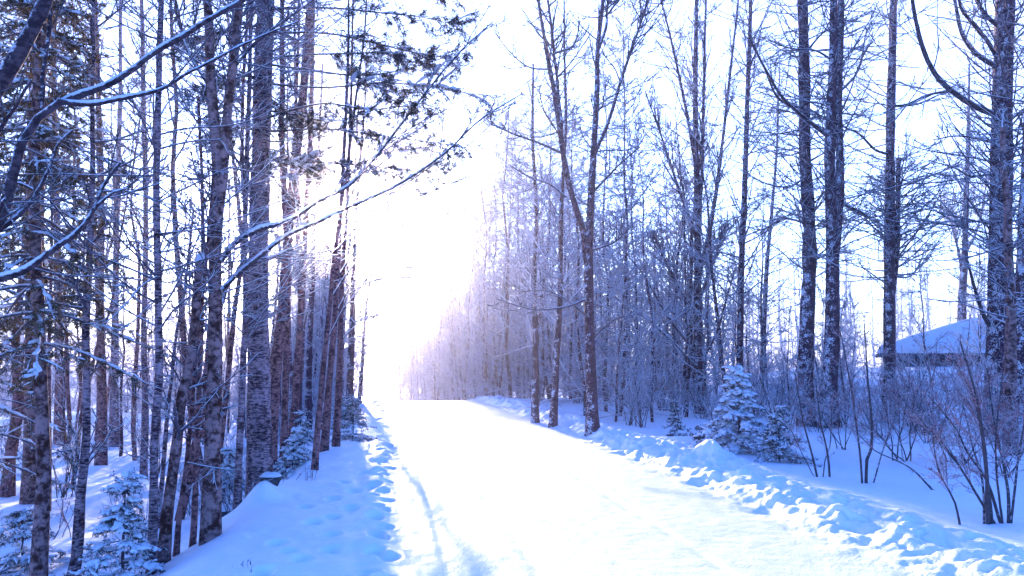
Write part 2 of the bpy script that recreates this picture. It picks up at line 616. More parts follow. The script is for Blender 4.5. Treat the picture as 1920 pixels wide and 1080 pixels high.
def tree(label, D, stems, limbs=(), n1=22, len1=1.8, ang=62, up=0.03, start=0.25, n2=7, n3=5, bark=None, twig=None, seed=1,
         group=None, name='bare_tree', cat='tree', limb_mat=None, flat=0.5, r1=0.022, r3=0.004, jit=0.16, wob=0.012, snow_limbs=False,
         limb_twigs=8, n3b=0, extra=None):
    rng = np.random.default_rng(seed)
    n1, len1 = int(n1 * (3.6 if D > 11 else 3.3)), len1 * (1.5 if D > 11 else 1.5)
    n2, n3 = max(n2 - 1, 3), max(n3 - 1, 2)
    r1, r3 = r1 * 1.05, r3 * 1.25
    bark = bark or M_BROWN
    twig = twig or M_TWIG
    base = P(stems[0][0][0][0], stems[0][0][0][1], D)
    gz = ground_z(base[0], base[1])
    root = thing(name, label, cat, (base[0], base[1], gz), group)
    tm = MB()
    SL, SR = [], []
    for si, (pts, w0, w1) in enumerate(stems):
        n = 22
        if si == 0 and pts[-1][1] > 0 and w1 >= 3 and 'snapped' not in label and 'leaning grey' not in label and 'nearest leaning' not in label:
            (xa, ya), (xb, yb) = pts[-2], pts[-1]
            g = (xb - xa) / (yb - ya)
            top = -80 if D < 22 else min(yb, 120)
            if top < yb - 30:
                pts = list(pts) + [(xb + g * (yb * .5 + top * .5 - yb) * .8, yb * .5 + top * .5), (xb + g * (top - yb) * .6, top)]
                w1 = max(2.0, w1 * .55)
        L = px_line(pts, D, n, rng, wob, None, si == 0)
        tt = np.linspace(0, 1, n)
        rad = 0.5 / F * D * (w0 + (w1 - w0) * tt)
        if si == 0:
            rad = rad * (1 + 0.45 * np.exp(-tt * 16))
        rad = rad * (1 + 0.05 * rng.normal(0, 1, n))
        tm.tubes(L[None], rad[None], 12, lump=0.02, rng=rng)
        SL.append(smooth_line(L, 24))
        SR.append(np.interp(np.linspace(0, 1, 24), tt, rad))
    local(tm.build('trunk', bark, root), root)
    LL, LR = [], []
    sm = MB()
    for lb in limbs:
        pts, w0, w1 = lb[:3]
        dd = lb[3] if len(lb) > 3 else 0.4
        L = px_line(pts, D, 24, rng, 0.004, dd)
        tt = np.linspace(0, 1, 24)
        rad = np.maximum(0.5 / F * D * (w0 + (w1 - w0) * tt), 0.003)
        mb = MB()
        mb.tubes(L[None], rad[None], 8, lump=0.03, rng=rng)
        local(mb.build('limb', limb_mat or M_LIMB, root), root)
        LL.append(L)
        LR.append(rad)
        if snow_limbs:
            C = L + np.array([0, 0, 1]) * (rad * 1.0)[:, None]
            hr = np.abs(np.gradient(L[:, 2])) / (np.linalg.norm(np.gradient(L, axis=0), axis=1) + 1e-9)
            q = rad * 1.0 * np.clip(1.25 - hr, 0.05, 1) * (0.9 + 0.25 * rng.normal(0, 1, 24)).clip(0.3, 1.4)
            q[0] = q[-1] = 0.001
            sm.tubes(C[None], q[None], 7, 0.8, lump=0.08, rng=rng)
    if snow_limbs and sm.n:
        local(sm.build('snow_load', M_LOAD, root), root)
    cm = MB()
    C, Rr = np.array(SL), np.array(SR)
    if n1:
        p1, q1, l1 = grow(C, Rr, n1, (start, 0.98), len1, ang, up, jit * 0.7, 9, r1, r3 * 1.5, rng, flat)
        cm.tubes(p1, q1, 5)
    else:
        p1, q1, l1 = np.zeros((0, 9, 3)), np.zeros((0, 9)), np.zeros(0)
    if LL and limb_twigs:
        pl, ql, ll = grow(np.array(LL), np.array(LR), limb_twigs, (0.25, 1.0), len1 * 0.6, 42, up, jit * 0.7, 9, r1 * 0.7, r3 * 1.4, rng, 0.2)
        cm.tubes(pl, ql, 4)
        p1, q1, l1 = np.concatenate([p1, pl]), np.concatenate([q1, ql]), np.concatenate([l1, ll])
    if len(p1):
        p2, q2, l2 = grow(p1, q1, n2, (0.15, 1.0), l1 * 0.55, 42, up * 0.7, jit, 7, r1 * 0.5, r3, rng, 0.35)
        cm.tubes(p2, q2, 4)
        p3, q3, l3 = grow(p2, q2, n3, (0.15, 1.0), l2 * 0.6, 40, 0.0, jit, 5, r1 * 0.35, r3 * 0.8, rng, 0.2)
        cm.tubes(p3, q3, 3)
        local(cm.build('crown', twig, root), root)
    if extra:
        extra(root, SL, rng)
    return root


# ---- trees on the far side of the road (right of the photograph), nearest to the vanishing point first
tree('slim dark trunk at the sunlit edge of the frosted thicket, beside the road bank', 22,
     [([(1003, 785), (1004, 640), (1002, 500), (1006, 400), (998, 250), (1000, 120)], 13, 4)], n1=26, len1=1.7, bark=M_PLASTER, twig=M_FROST, seed=11, start=0.2)
tree('slim trunk with plastered snow between the sunlit thicket edge and the forked roadside tree', 20.5,
     [([(1036, 795), (1043, 690), (1050, 560), (1053, 380), (1060, 230), (1058, 90)], 13, 3)], n1=22, len1=1.5, bark=M_PLASTER, twig=M_FROST, seed=12, start=0.2)
tree('tall reddish roadside trunk splitting into two spreading stems against the white sky', 18,
     [([(1111, 806), (1107, 680), (1103, 500), (1107, 380), (1113, 280), (1120, 150), (1120, 90), (1130, 0), (1140, -140)], 22, 5),
      ([(1102, 500), (1092, 430), (1070, 360), (1056, 285), (1040, 180), (1028, 110), (1010, 10), (1000, -120)], 13, 4),
      ([(1055, 290), (1050, 200), (1040, 110), (1026, 0), (1010, -100)], 8, 3),
      ([(1114, 290), (1140, 230), (1165, 150), (1185, 90), (1215, 0), (1240, -90)], 8, 2),
      ([(1121, 95), (1136, 50), (1141, 0), (1155, -90)], 7, 2)],
     limbs=[([(1056, 288), (1010, 268), (960, 250), (925, 232), (905, 218)], 6, 2, -0.6), ([(1062, 370), (1030, 345), (990, 330), (955, 310)], 5, 1.5, 0.6),
            ([(1108, 470), (1150, 455), (1178, 430)], 5, 2, -0.5), ([(1102, 560), (1060, 575), (1000, 580), (930, 560)], 5, 1.5, -1.0), ([(1106, 640), (1150, 600), (1190, 590)], 4, 1.5, -.6), ([(1108, 600), (1060, 560), (1020, 545), (970, 548)], 4, 1.5, .4), ([(1034, 130), (990, 125), (950, 90), (920, 50)], 4, 1.5, -0.4),
            ([(1040, 100), (1075, 85), (1088, 40)], 5, 2, 0.3), ([(1112, 360), (1160, 310), (1200, 275)], 5, 2, -.5)],
     n1=9, len1=1.25, bark=M_PLASTER, limb_mat=M_TWIG_DARK, twig=M_TWIG_DARK, seed=13, start=0.35, n2=5, n3=4, up=0.08)
tree('multi-stemmed tree of steep fanning shoots behind the small snowy firs', 25,
     [([(1312, 770), (1309, 600), (1308, 400), (1303, 200), (1306, 0), (1305, -150)], 17, 5),
      ([(1310, 520), (1340, 380), (1362, 200), (1378, 60), (1390, -60)], 9, 3),
      ([(1308, 450), (1275, 360), (1245, 270), (1210, 170)], 7, 2),
      ([(1308, 330), (1285, 200), (1262, 90), (1240, 0), (1220, -100)], 7, 2),
      ([(1312, 420), (1318, 250), (1322, 60), (1326, -100)], 8, 3),
      ([(1312, 600), (1285, 560), (1262, 520), (1225, 440)], 8, 3),
      ([(1312, 560), (1340, 480), (1365, 420)], 8, 3)],
     limbs=[([(1306, 690), (1260, 640), (1205, 592), (1150, 556)], 6, 2, -1.5), ([(1303, 660), (1250, 590), (1210, 520), (1170, 470)], 6, 2, -1.0), ([(1315, 680), (1345, 620), (1362, 560), (1380, 500)], 6, 2, -1)], snow_limbs=True, limb_mat=M_TWIG,
     n1=14, len1=1.5, ang=32, up=0.06, bark=M_PLASTER, twig=M_TWIG, seed=14, start=0.2, n2=7, n3=5, flat=0.2)
tree('narrow straight trunk behind the largest snowy fir sapling', 23,
     [([(1388, 770), (1387, 650), (1390, 500), (1396, 350), (1402, 150), (1407, 0), (1410, -140)], 14, 6)], n1=34, len1=1.9, bark=M_PLASTER, seed=15, start=0.2)
tree('thin wavy trunk in the gap between the narrow trunk and the thick plastered one', 28,
     [([(1434, 750), (1432, 640), (1438, 500), (1446, 400), (1455, 300), (1460, 170)], 11, 3)], n1=28, len1=1.6, bark=M_PLASTER, twig=M_FROST, seed=16, start=0.15)
tree('thick straight trunk speckled with blown snow, next to the twin trunk', 19.5,
     [([(1512, 798), (1511, 700), (1516, 560), (1517, 450), (1510, 300), (1508, 150), (1504, 0), (1500, -160)], 28, 17)],
     limbs=[([(1512, 330), (1480, 350), (1440, 345), (1405, 330)], 5, 2, -0.6), ([(1512, 205), (1460, 185), (1430, 120), (1400, 70)], 6, 2, -.8),
            ([(1514, 420), (1470, 410), (1430, 430), (1400, 425)], 5, 2, .5), ([(1510, 100), (1545, 60), (1590, 40)], 5, 2, -.4)],
     n1=40, len1=2.1, bark=M_PLASTER, seed=17, start=0.28, n2=7, ang=70)
tree('twin trunk that divides at eye height into two parallel dark stems', 19,
     [([(1554, 802), (1556, 700), (1561, 560), (1560, 450), (1556, 300), (1561, 120), (1563, 0), (1566, -150)], 30, 10),
      ([(1560, 520), (1571, 430), (1575, 330), (1572, 180), (1577, 60), (1577, 0), (1580, -140)], 17, 10)],
     limbs=[([(1556, 258), (1520, 230), (1490, 205), (1465, 180), (1430, 120), (1402, 62)], 9, 3, -0.7), ([(1566, 118), (1530, 95), (1480, 90), (1440, 75)], 5, 2, .4),
            ([(1575, 380), (1620, 400), (1640, 420), (1665, 440)], 6, 2, -.5), ([(1577, 170), (1610, 130), (1625, 60), (1650, 20)], 5, 2, .4)],
     n1=22, len1=2.0, bark=M_PLASTER, seed=18, start=0.3, n2=7, ang=70)
tree('tall trunk with a snapped second stem beside it, in front of the snowy shed', 20,
     [([(1668, 792), (1667, 650), (1667, 500), (1669, 300), (1672, 150), (1676, 0), (1680, -150)], 22, 12),
      ([(1671, 560), (1680, 500), (1683, 400), (1685, 296)], 11, 8)],
     limbs=[([(1669, 290), (1640, 280), (1610, 250), (1580, 235), (1560, 190)], 6, 2, -.6), ([(1684, 300), (1700, 295), (1708, 285)], 6, 3, 0.1),
            ([(1676, 200), (1720, 195), (1760, 178), (1790, 172)], 5, 2, .4), ([(1668, 430), (1640, 415), (1600, 395), (1575, 400)], 5, 2, -.4),
            ([(1685, 520), (1710, 515), (1750, 465)], 4, 2, .3)],
     n1=26, len1=2.0, bark=M_PLASTER, seed=19, start=0.25, n2=7, ang=72)
tree('pale distant trunk rising behind the snowy shed roof', 36,
     [([(1803, 720), (1803, 590), (1808, 480), (1812, 380), (1815, 250)], 18, 6), ([(1806, 520), (1790, 440), (1770, 380)], 6, 2), ([(1808, 480), (1835, 420), (1850, 340)], 6, 2)],
     n1=14, len1=2.4, ang=40, up=0.05, bark=M_PLASTER, twig=M_FROST, seed=20, start=0.4)
tree('stoutest dark trunk with one heavy limb sweeping up over the shed', 17,
     [([(1872, 800), (1872, 690), (1876, 540), (1876, 400), (1878, 250), (1882, 100), (1884, 0), (1888, -180)], 46, 30)],
     limbs=[([(1866, 215), (1830, 200), (1795, 178), (1762, 150), (1738, 110), (1722, 60), (1712, 10), (1705, -60)], 13, 5, -1.0),
            ([(1780, 170), (1740, 178), (1700, 195), (1675, 197)], 6, 2, -.3),
            ([(1868, 125), (1830, 100), (1805, 65), (1790, 0), (1780, -60)], 11, 4, .6),
            ([(1875, 120), (1850, 75), (1820, 40), (1800, 10), (1792, -50)], 9, 4, -.5),
            ([(1873, 50), (1850, 30), (1835, 5), (1820, -40)], 9, 4, -.7),
            ([(1888, 230), (1905, 215), (1940, 190)], 7, 3, .3), ([(1866, 268), (1800, 255), (1750, 262)], 5, 2, -.8),
            ([(1862, 440), (1800, 425), (1740, 415), (1700, 405)], 4, 1.5, -.6), ([(1864, 325), (1820, 330), (1790, 315), (1740, 300)], 5, 2, -.6),
            ([(1855, 610), (1840, 580), (1822, 520), (1810, 470)], 9, 3, -.5)],
     n1=46, len1=2.3, bark=M_PLASTER, seed=21, start=0.3, n2=7, ang=74, r1=0.026)
tree('leaning grey trunk with peeling bark directly in front of the stoutest dark trunk', 13.7,
     [([(1897, 852), (1894, 760), (1896, 640), (1892, 540), (1890, 430), (1884, 330), (1880, 240)], 24, 10)],
     n1=14, len1=1.2, bark=M_LICHEN, seed=22, start=0.4, ang=70)
tree('dark trunk half cut off by the picture edge beside the stoutest trunk', 16,
     [([(1918, 830), (1916, 700), (1914, 560), (1920, 400), (1930, 200), (1938, 0), (1940, -120)], 24, 12)],
     n1=24, len1=1.8, bark=M_PLASTER, seed=23, start=0.25, ang=72)

# ---- trees along the ditch (left of the photograph)
tree('nearest leaning tree with heavy snow-laden limbs crossing the upper corner', 5.2,
     [([(-170, 1330), (-165, 1000), (-150, 800), (-120, 640), (-60, 500), (-5, 425), (20, 350), (42, 270), (75, 218), (118, 188)], 46, 14),
      ([(-150, 800), (-120, 500), (-60, 260), (0, 155), (50, 75), (95, -20), (140, -160)], 44, 22)],
     limbs=[([(108, 194), (150, 178), (205, 158), (255, 125), (292, 97), (340, 70), (385, 42), (462, -4), (540, -60)], 14, 9, 0.5),
            ([(118, 190), (165, 196), (215, 188), (300, 168), (350, 138), (395, 115), (480, 72), (560, 40)], 10, 3, 0.4),
            ([(-90, 555), (0, 523), (50, 505), (100, 468), (148, 432), (180, 385), (192, 350), (226, 306)], 15, 7, 0.3),
            ([(182, 385), (212, 362), (243, 352)], 7, 3, 0.05),
            ([(-100, 500), (0, 430), (50, 388), (88, 325), (108, 272), (137, 244)], 12, 5, 0.2),
            ([(-60, 330), (0, 242), (30, 200), (60, 150)], 10, 5, -0.2), ([(78, 205), (82, 130), (92, 60), (94, -30)], 9, 7, 0.1),
            ([(-20, 470), (-4, 400), (10, 372)], 14, 4, -0.3),
            ([(20, 350), (40, 345), (95, 378), (130, 420), (190, 470)], 5, 2, 0.6)],
     n1=0, len1=0.9, bark=M_LIMB, limb_mat=M_LIMB, twig=M_TWIG_DARK, seed=31, snow_limbs=True, limb_twigs=5, n2=4, n3=3, r1=0.010, r3=0.0022, jit=0.1)
tree('short crooked dark sapling far into the ditch at the picture edge', 13.2,
     [([(8, 925), (20, 840), (32, 760), (30, 640), (40, 520)], 17, 8)], n1=12, len1=0.9, bark=M_BROWN, seed=32)
tree('straight brown trunk behind the spruces, mid-distance, with no low branches', 20.8,
     [([(113, 832), (111, 700), (108, 520), (104, 300), (100, 100)], 17, 10)], n1=12, len1=1.3, bark=M_BROWN, seed=33, start=.5)
tree('very thin pole-like trunk beside the broad spruce trunk', 11.5,
     [([(90, 970), (93, 800), (92, 640), (96, 480), (100, 300)], 8, 4)], n1=10, len1=0.8, bark=M_BROWN, seed=34)
tree('crooked pale young tree with an S-bent foot, in front of the spruces', 8.1,
     [([(132, 1095), (148, 1020), (147, 960), (156, 880), (163, 760), (164, 620), (168, 480), (172, 330)], 18, 9)],
     limbs=[([(150, 960), (140, 900), (146, 850), (138, 800)], 6, 3, .2)], n1=8, len1=0.8, bark=M_BIRCH, seed=35, start=.3)
tree('reddish-brown trunk of the mid-distance pair, the broader one', 17.4,
     [([(190, 862), (191, 720), (188, 560), (190, 380), (186, 200), (180, 40)], 18, 11)], n1=14, len1=1.3, bark=M_BROWN, seed=36, start=.45)
tree('grey trunk of the mid-distance pair, the slimmer one', 20.8,
     [([(215, 832), (215, 700), (217, 520), (220, 380), (224, 200)], 15, 9)], n1=14, len1=1.3, bark=M_BIRCH, seed=37, start=.45)
tree('thin grey trunk standing alone in the snowy clearing', 16,
     [([(270, 876), (272, 740), (270, 600), (273, 420), (270, 200), (266, 20), (262, -100)], 12, 7)], n1=26, len1=1.2, bark=M_BIRCH, seed=38, start=.3)
tree('tall smooth slender trunk, the straightest of the near ditch group', 7.9,
     [([(284, 1092), (288, 940), (291, 820), (300, 690), (296, 520), (292, 350), (297, 180), (302, 0), (308, -200)], 16, 10)],
     n1=16, len1=1.3, bark=M_BIRCH, seed=39, start=.35, r1=.012, r3=.003)
tree('leaning snapped trunk with a cap of snow on its broken top', 8.2,
     [([(303, 1085), (315, 960), (332, 820), (350, 700), (365, 600), (373, 520), (377, 490)], 24, 14)],
     n1=3, len1=0.7, bark=M_LICHEN, seed=40, start=.3, n2=4, n3=3,
     extra=lambda root, SL, rng: local(MB().tubes(np.array([[SL[0][-1] + np.array([0, 0, z]) for z in (-0.012, 0.0, 0.03, 0.06, 0.085, 0.095)]]),
                                                  np.array([[0.03, 0.052, 0.056, 0.046, 0.025, 0.002]]), 12, lump=.04, rng=rng).build('snow_cap', M_LOAD, root), root))
tree('thin bowed pole leaning the same way as the snapped trunk', 8.4,
     [([(327, 1085), (340, 940), (355, 800), (366, 680), (382, 540), (392, 430), (400, 300)], 10, 4)], n1=8, len1=0.8, bark=M_BROWN, seed=41, r1=.01)
tree('thin dark upright pole between the snapped trunk and the lichen-blotched fork', 8.6,
     [([(358, 1082), (366, 940), (370, 800), (376, 640), (380, 480), (378, 330), (372, 180)], 11, 5)], n1=10, len1=0.8, bark=M_BROWN, seed=42, r1=.01)
tree('very thin leaning stem crossing behind the snapped trunk', 10.5,
     [([(296, 900), (312, 820), (322, 700), (335, 600), (352, 500), (362, 400)], 9, 4)], n1=8, len1=0.8, bark=M_BIRCH, seed=43, r1=.01)
tree('trunk blotched with brown lichen forking high up, limbs arching over the road', 8.3,
     [([(393, 1065), (396, 940), (400, 800), (405, 640), (405, 540), (405, 450), (410, 340), (401, 240), (394, 150), (392, 60), (385, -60), (380, -220)], 32, 13),
      ([(407, 400), (420, 300), (431, 180), (440, 90), (450, 0), (462, -160)], 20, 13)],
     limbs=[([(413, 490), (440, 455), (485, 430), (530, 418), (560, 402), (600, 375), (650, 352), (700, 300), (770, 210), (850, 110), (915, 48)], 11, 2.5, 1.4),
            ([(414, 545), (450, 510), (500, 470), (540, 440), (600, 415), (640, 395), (740, 350), (830, 290), (900, 225), (980, 175)], 10, 2.5, 1.2),
            ([(412, 580), (428, 530), (460, 500), (520, 478), (570, 458)], 9, 4, 0.6),
            ([(436, 130), (480, 80), (560, 20), (600, -10)], 7, 3, .3), ([(396, 170), (360, 110), (340, 60), (330, 0)], 6, 3, .3),
            ([(392, 120), (420, 60), (480, 10), (520, -30)], 5, 2, .4)],
     n1=14, len1=1.3, bark=M_LICHEN, seed=44, start=.35, r1=.013, r3=.0028, n2=7, snow_limbs=True, limb_twigs=18, jit=.1)
tree('slender pale trunk just left of the thickest banded trunk', 10,
     [([(444, 1002), (446, 880), (455, 740), (460, 600), (460, 450), (462, 300), (468, 120), (472, -40)], 13, 7)], n1=20, len1=1.2, bark=M_BIRCH, seed=45, start=.3, r1=.011, r3=.003)


def needle_quads(mb, C, rng, per, ln, wd, t0=0.0, spread=0.8):
    """needles along the lines C (B,n,3)"""
    B, n, _ = C.shape
    idx = np.repeat(np.arange(B), per)
    t = rng.uniform(t0, 1.0, len(idx)) * (n - 1)
    i0 = np.clip(t.astype(int), 0, n - 2)
    w = (t - i0)[:, None]
    p = C[idx, i0] * (1 - w) + C[idx, i0 + 1] * w
    T = C[idx, i0 + 1] - C[idx, i0]
    T /= np.linalg.norm(T, axis=1, keepdims=True) + 1e-9
    v = rng.normal(0, 1, p.shape)
    v -= (v * T).sum(1, keepdims=True) * T
    v /= np.linalg.norm(v, axis=1, keepdims=True) + 1e-9
    d = T * 0.7 + v * spread
    d /= np.linalg.norm(d, axis=1, keepdims=True)
    l = (ln * rng.uniform(0.6, 1.2, len(idx)))[:, None]
    s = np.cross(d, rng.normal(0, 1, d.shape))
    s /= np.linalg.norm(s, axis=1, keepdims=True) + 1e-9
    a = p - s * wd * .5
    b = p + s * wd * .5
    c = p + d * l + s * wd * .25
    e = p + d * l - s * wd * .25
    V = np.stack([a, b, c, e], 1)
    mb.quads(V, np.arange(len(idx) * 4).reshape(-1, 4))


def bough_set(C, Rr, needles, wood, snow, rng, lets, let_len, per, ln, wd, t0, snow_p, pad, flat=0.92, hang=-0.04):
    """branchlets, needles and snow pads on boughs C"""
    B, n, _ = C.shape
    wood.tubes(C, Rr, 5)
    p, q, l = grow(C, Rr, lets, (t0, 1.0), let_len, 48, hang, 0.08, 6, 0.006, 0.002, rng, flat, 8, 0.55)
    wood.tubes(p, q, 3)
    p2, q2, l2 = grow(p, q, 4, (0.2, 0.9), l * 0.5, 45, hang, 0.08, 4, 0.004, 0.0015, rng, flat, 8, 0.4)
    wood.tubes(p2, q2, 3)
    needle_quads(needles, p, rng, per, ln, wd)
    needle_quads(needles, p2, rng, max(per // 2, 3), ln, wd)
    needle_quads(needles, C, rng, per * 2, ln, wd, t0)
    k = rng.random(len(p)) < snow_p

    def flatness(Q):
        w = Q[:, -1] - Q[:, 0]
        return np.clip(1.35 - 1.6 * np.abs(w[:, 2:3]) / (np.linalg.norm(w, axis=1, keepdims=True) + 1e-9), 0.03, 1)

    for PP, QQ, rr in ((p[k], l[k], pad * 0.55), (p2[rng.random(len(p2)) < snow_p * 0.7], None, pad * 0.36)):
        if len(PP) == 0:
            continue
        m = PP.shape[1]
        prof = np.sin(np.linspace(0.15, np.pi * 0.98, m))[None]
        r = rr * prof * rng.uniform(0.5, 1.3, (len(PP), 1)) * flatness(PP)
        snow.tubes(PP + np.array([0, 0, 1]) * (rr * 0.45), r, 6, 0.7, lump=.08, rng=rng)
    m = 3 * n
    tt = np.linspace(0, 1, m)
    CC = np.stack([np.stack([np.interp(tt, np.linspace(0, 1, n), C[b, :, ax]) for ax in range(3)], 1) for b in range(B)])
    env = np.sin(np.pi * np.clip((tt - t0 * .8) / (1 - t0 * .8), 0.0, 1.0)) ** .6
    lump = rng.normal(0, 1, (B, m))
    lump = (lump + np.roll(lump, 1, 1) + np.roll(lump, 2, 1)) / 1.7
    r = pad * env[None] * np.clip(0.45 + 0.6 * lump, 0.0, 1.3) * rng.uniform(0.3, 1.0, (B, 1)) * flatness(C)
    CC = CC + rng.normal(0, pad * .25, CC.shape) + np.array([0, 0, 1]) * (pad * 0.35)
    snow.tubes(CC, np.maximum(r, .0005), 7, 0.6, lump=.12, rng=rng)


def fern_boughs(base, H, z0, rad, tiers, per_tier, rng, droop, n=9, power=0.8, lift=0.1):
    """curved boughs of a spruce in whorls"""
    Cs, Rs = [], []
    for z in np.linspace(z0, H * 0.97, tiers):
        a0 = rng.uniform(0, 6.28)
        for k in range(per_tier):
            a = a0 + k * 6.283 / per_tier + rng.normal(0, .25)
            L = rad * max((1 - (z - z0) / (H - z0 + 0.01)), 0.03) ** power * rng.uniform(.5, 1.25)
            e = lift * rng.uniform(.4, 1.4)
            d = np.array([math.cos(a), math.sin(a), e])
            p = np.array([base[0], base[1], base[2] + z + rng.normal(0, .05)])
            pts = [p]
            for j in range(1, n):
                tq = j / (n - 1)
                d[2] += -droop / n * 2 * (1 - 1.3 * tq)
                d[:2] += rng.normal(0, .03, 2)
                d /= np.linalg.norm(d)
                pts.append(pts[-1] + d * L / (n - 1))
            Cs.append(pts)
            r0 = 0.008 + 0.010 * L
            Rs.append(np.linspace(r0, .003, n))
    return np.array(Cs), np.array(Rs)


def spruce(label, stem, D, w0, w1, H, z0, rad, tiers, per_tier, seed, lets=14, let_len=.42, per=16, ln=.035, wd=.006, snow_p=.5, pad=.05, droop=.5,
           needle=None, bark=None, group=None, name='spruce_tree', dead=0, lift=.1):
    rng = np.random.default_rng(seed)
    base = P(stem[0][0], stem[0][1], D)
    gz = ground_z(base[0], base[1])
    root = thing(name, label, 'tree', (base[0], base[1], gz), group)
    L = px_line(stem, D, 20, rng, .004, None, True)
    top = np.array([L[-1][0], L[-1][1], gz + H])
    if top[2] > L[-1][2] + .2:
        L = smooth_line(np.vstack([L, top]), 24)
    n = len(L)
    tt = np.linspace(0, 1, n)
    w = 0.5 / F * D
    tm = MB()
    tm.tubes(L[None], (w * w0 * (1 - tt) + w * w1 * tt)[None] * (1 + .35 * np.exp(-tt * 14)), 10, lump=.03, rng=rng)
    local(tm.build('trunk', bark or M_LICHEN, root), root)
    C, Rr = fern_boughs((0, 0, gz), H, z0, rad, tiers, per_tier, rng, droop, lift=lift)
    zc = C[:, 0, 2]
    cx = np.interp(zc, L[:, 2], L[:, 0])
    cy = np.interp(zc, L[:, 2], L[:, 1])
    C[:, :, 0] += cx[:, None]
    C[:, :, 1] += cy[:, None]
    nd, wd_, sn = MB(), MB(), MB()
    bough_set(C, Rr, nd, wd_, sn, rng, lets, let_len, per, ln, wd, .18, snow_p, pad)
    if dead:
        p, q, l = grow(L[None], np.full((1, n), w * w0), dead, (.1, .6), .9, 80, -.03, .1, 7, .008, .002, rng, .6)
        wd_.tubes(p, q, 4)
        p2, q2, l2 = grow(p, q, 5, (.2, 1), l * .4, 45, 0, .12, 5, .004, .0015, rng, .4)
        wd_.tubes(p2, q2, 3)
    local(wd_.build('branches', M_TWIG, root), root)
    local(nd.build('needles', needle or M_NEEDLE, root, False), root)
    local(sn.build('snow_load', M_LOAD, root), root)
    return root


spruce('spruce with a bare pale lower trunk and drooping snowy boughs, the nearest conifer', [(72, 1098), (76, 1000), (82, 900), (80, 820), (74, 640), (66, 450), (64, 300)], 7.9, 26, 14,
       8.2, 2.35, 1.15, 22, 5, 51, snow_p=.22, pad=.04, droop=1.0, per=26, dead=10)
spruce('broad-trunked dark spruce standing behind the nearest conifer', [(62, 942), (64, 800), (66, 600), (66, 430), (68, 200)], 12.2, 34, 24,
       11.5, 3.0, 1.7, 22, 6, 52, snow_p=.25, pad=.045, droop=.9, per=26, lets=16, let_len=.55, dead=12)
spruce('dense spruce whose trunk is outside the picture edge, only boughs showing', [(-110, 1000), (-112, 700), (-110, 300)], 10.2, 34, 22,
       9.5, .9, 1.6, 22, 5, 53, snow_p=.28, pad=.045, droop=.9, per=24, lets=14, let_len=.5)


def conifer_extra(root, SL, rng):
    D = 10.4
    B = [[(496, 15), (600, 18), (740, 28), (865, 48)], [(497, 58), (620, 60), (760, 88), (858, 112)], [(494, 112), (570, 98), (700, 100), (812, 135)],
         [(490, 165), (600, 160), (740, 148), (870, 190), (905, 205)], [(490, 215), (600, 188), (700, 205), (800, 190)],
         [(488, 255), (600, 246), (740, 248), (880, 276)], [(488, 320), (580, 306), (700, 318), (826, 330)], [(488, 120), (560, 130), (700, 145), (880, 100)],
         [(492, 40), (440, 50), (380, 70), (330, 110)], [(490, 140), (430, 150), (380, 170)], [(488, 240), (440, 245), (400, 262)],
         [(497, -40), (620, -50), (780, -20), (880, 0)], [(497, -100), (600, -120), (720, -110), (840, -70)], [(498, -40), (440, -60), (380, -30)],
         [(488, 300), (540, 315), (600, 318)], [(490, 200), (560, 215), (620, 235)]]
    for i, b in enumerate(B):
        L = px_line([(x, y + rng.normal(0, 6)) for x, y in b], D, 14, rng, .025, rng.uniform(-1.3, 1.3))
        rr = np.linspace(.019, .004, 14)
        wd_, nd, sn = MB(), MB(), MB()
        bough_set(L[None], rr[None], nd, wd_, sn, rng, 38, .8, 34, .065, .0062, .38 if i not in (14, 15) else .1, .16 if i not in (3, 14) else .6, .035 if i not in (3, 14) else .055, .35, -0.07)
        bo = local(wd_.build('bough', M_TWIG_DARK, root), root)
        local(nd.build('needles', M_NEEDLE2, bo, False), root)
        local(sn.build('snow_load', M_LOAD, bo), root)


tree('thickest straight banded trunk beside the verge, with needled boughs reaching out over the road', 10.4,
     [([(488, 990), (486, 880), (485, 720), (484, 520), (487, 360), (490, 220), (495, 80), (498, 0), (500, -250)], 42, 31)],
     n1=22, len1=1.3, bark=M_BIRCH, twig=M_TWIG_DARK, seed=46, start=.42, r1=.012, r3=.0028, ang=80, n2=5, n3=4, extra=conifer_extra, name='conifer_tree')
tree('brown leaning trunk behind the thickest banded trunk, catching warm light', 13.5,
     [([(507, 905), (514, 760), (524, 620), (538, 480), (548, 360), (566, 200), (580, 40), (590, -120)], 20, 14),
      ([(540, 470), (534, 400), (528, 250), (530, 100), (526, -50)], 13, 8)], n1=9, len1=1.1, bark=M_BROWN, seed=47, start=.35, r1=.013)
tree('straight dark reddish trunk at the lip of the ditch, right beside the leaning brown trunk', 14,
     [([(529, 900), (533, 780), (537, 640), (541, 520), (546, 350), (556, 150)], 14, 6)], n1=7, len1=1.0, bark=M_BROWN, seed=48, start=.3, r1=.012)
tree('slightly crooked dark trunk rising from the snowy brush by the verge', 14.6,
     [([(543, 885), (552, 780), (557, 690), (565, 560), (572, 430), (582, 250), (586, 60), (590, -80)], 14, 7)], n1=8, len1=1.0, bark=M_BROWN, seed=49, start=.3, r1=.012)
tree('small dark inclined stem rooted right on the edge of the verge', 12.3,
     [([(589, 897), (598, 780), (608, 680), (618, 590), (626, 500), (640, 380), (660, 250)], 11, 4)],
     limbs=[([(620, 560), (660, 500), (720, 440), (800, 410), (870, 395)], 4, 1.5, .8), ([(630, 470), (690, 400), (780, 330), (880, 270), (960, 190)], 4, 1.2, 1.2), ([(612, 640), (650, 570), (700, 530), (760, 500)], 3, 1.2, .8)], limb_twigs=16, n1=4, len1=1.0, bark=M_BROWN, seed=50, start=.35, r1=.01)
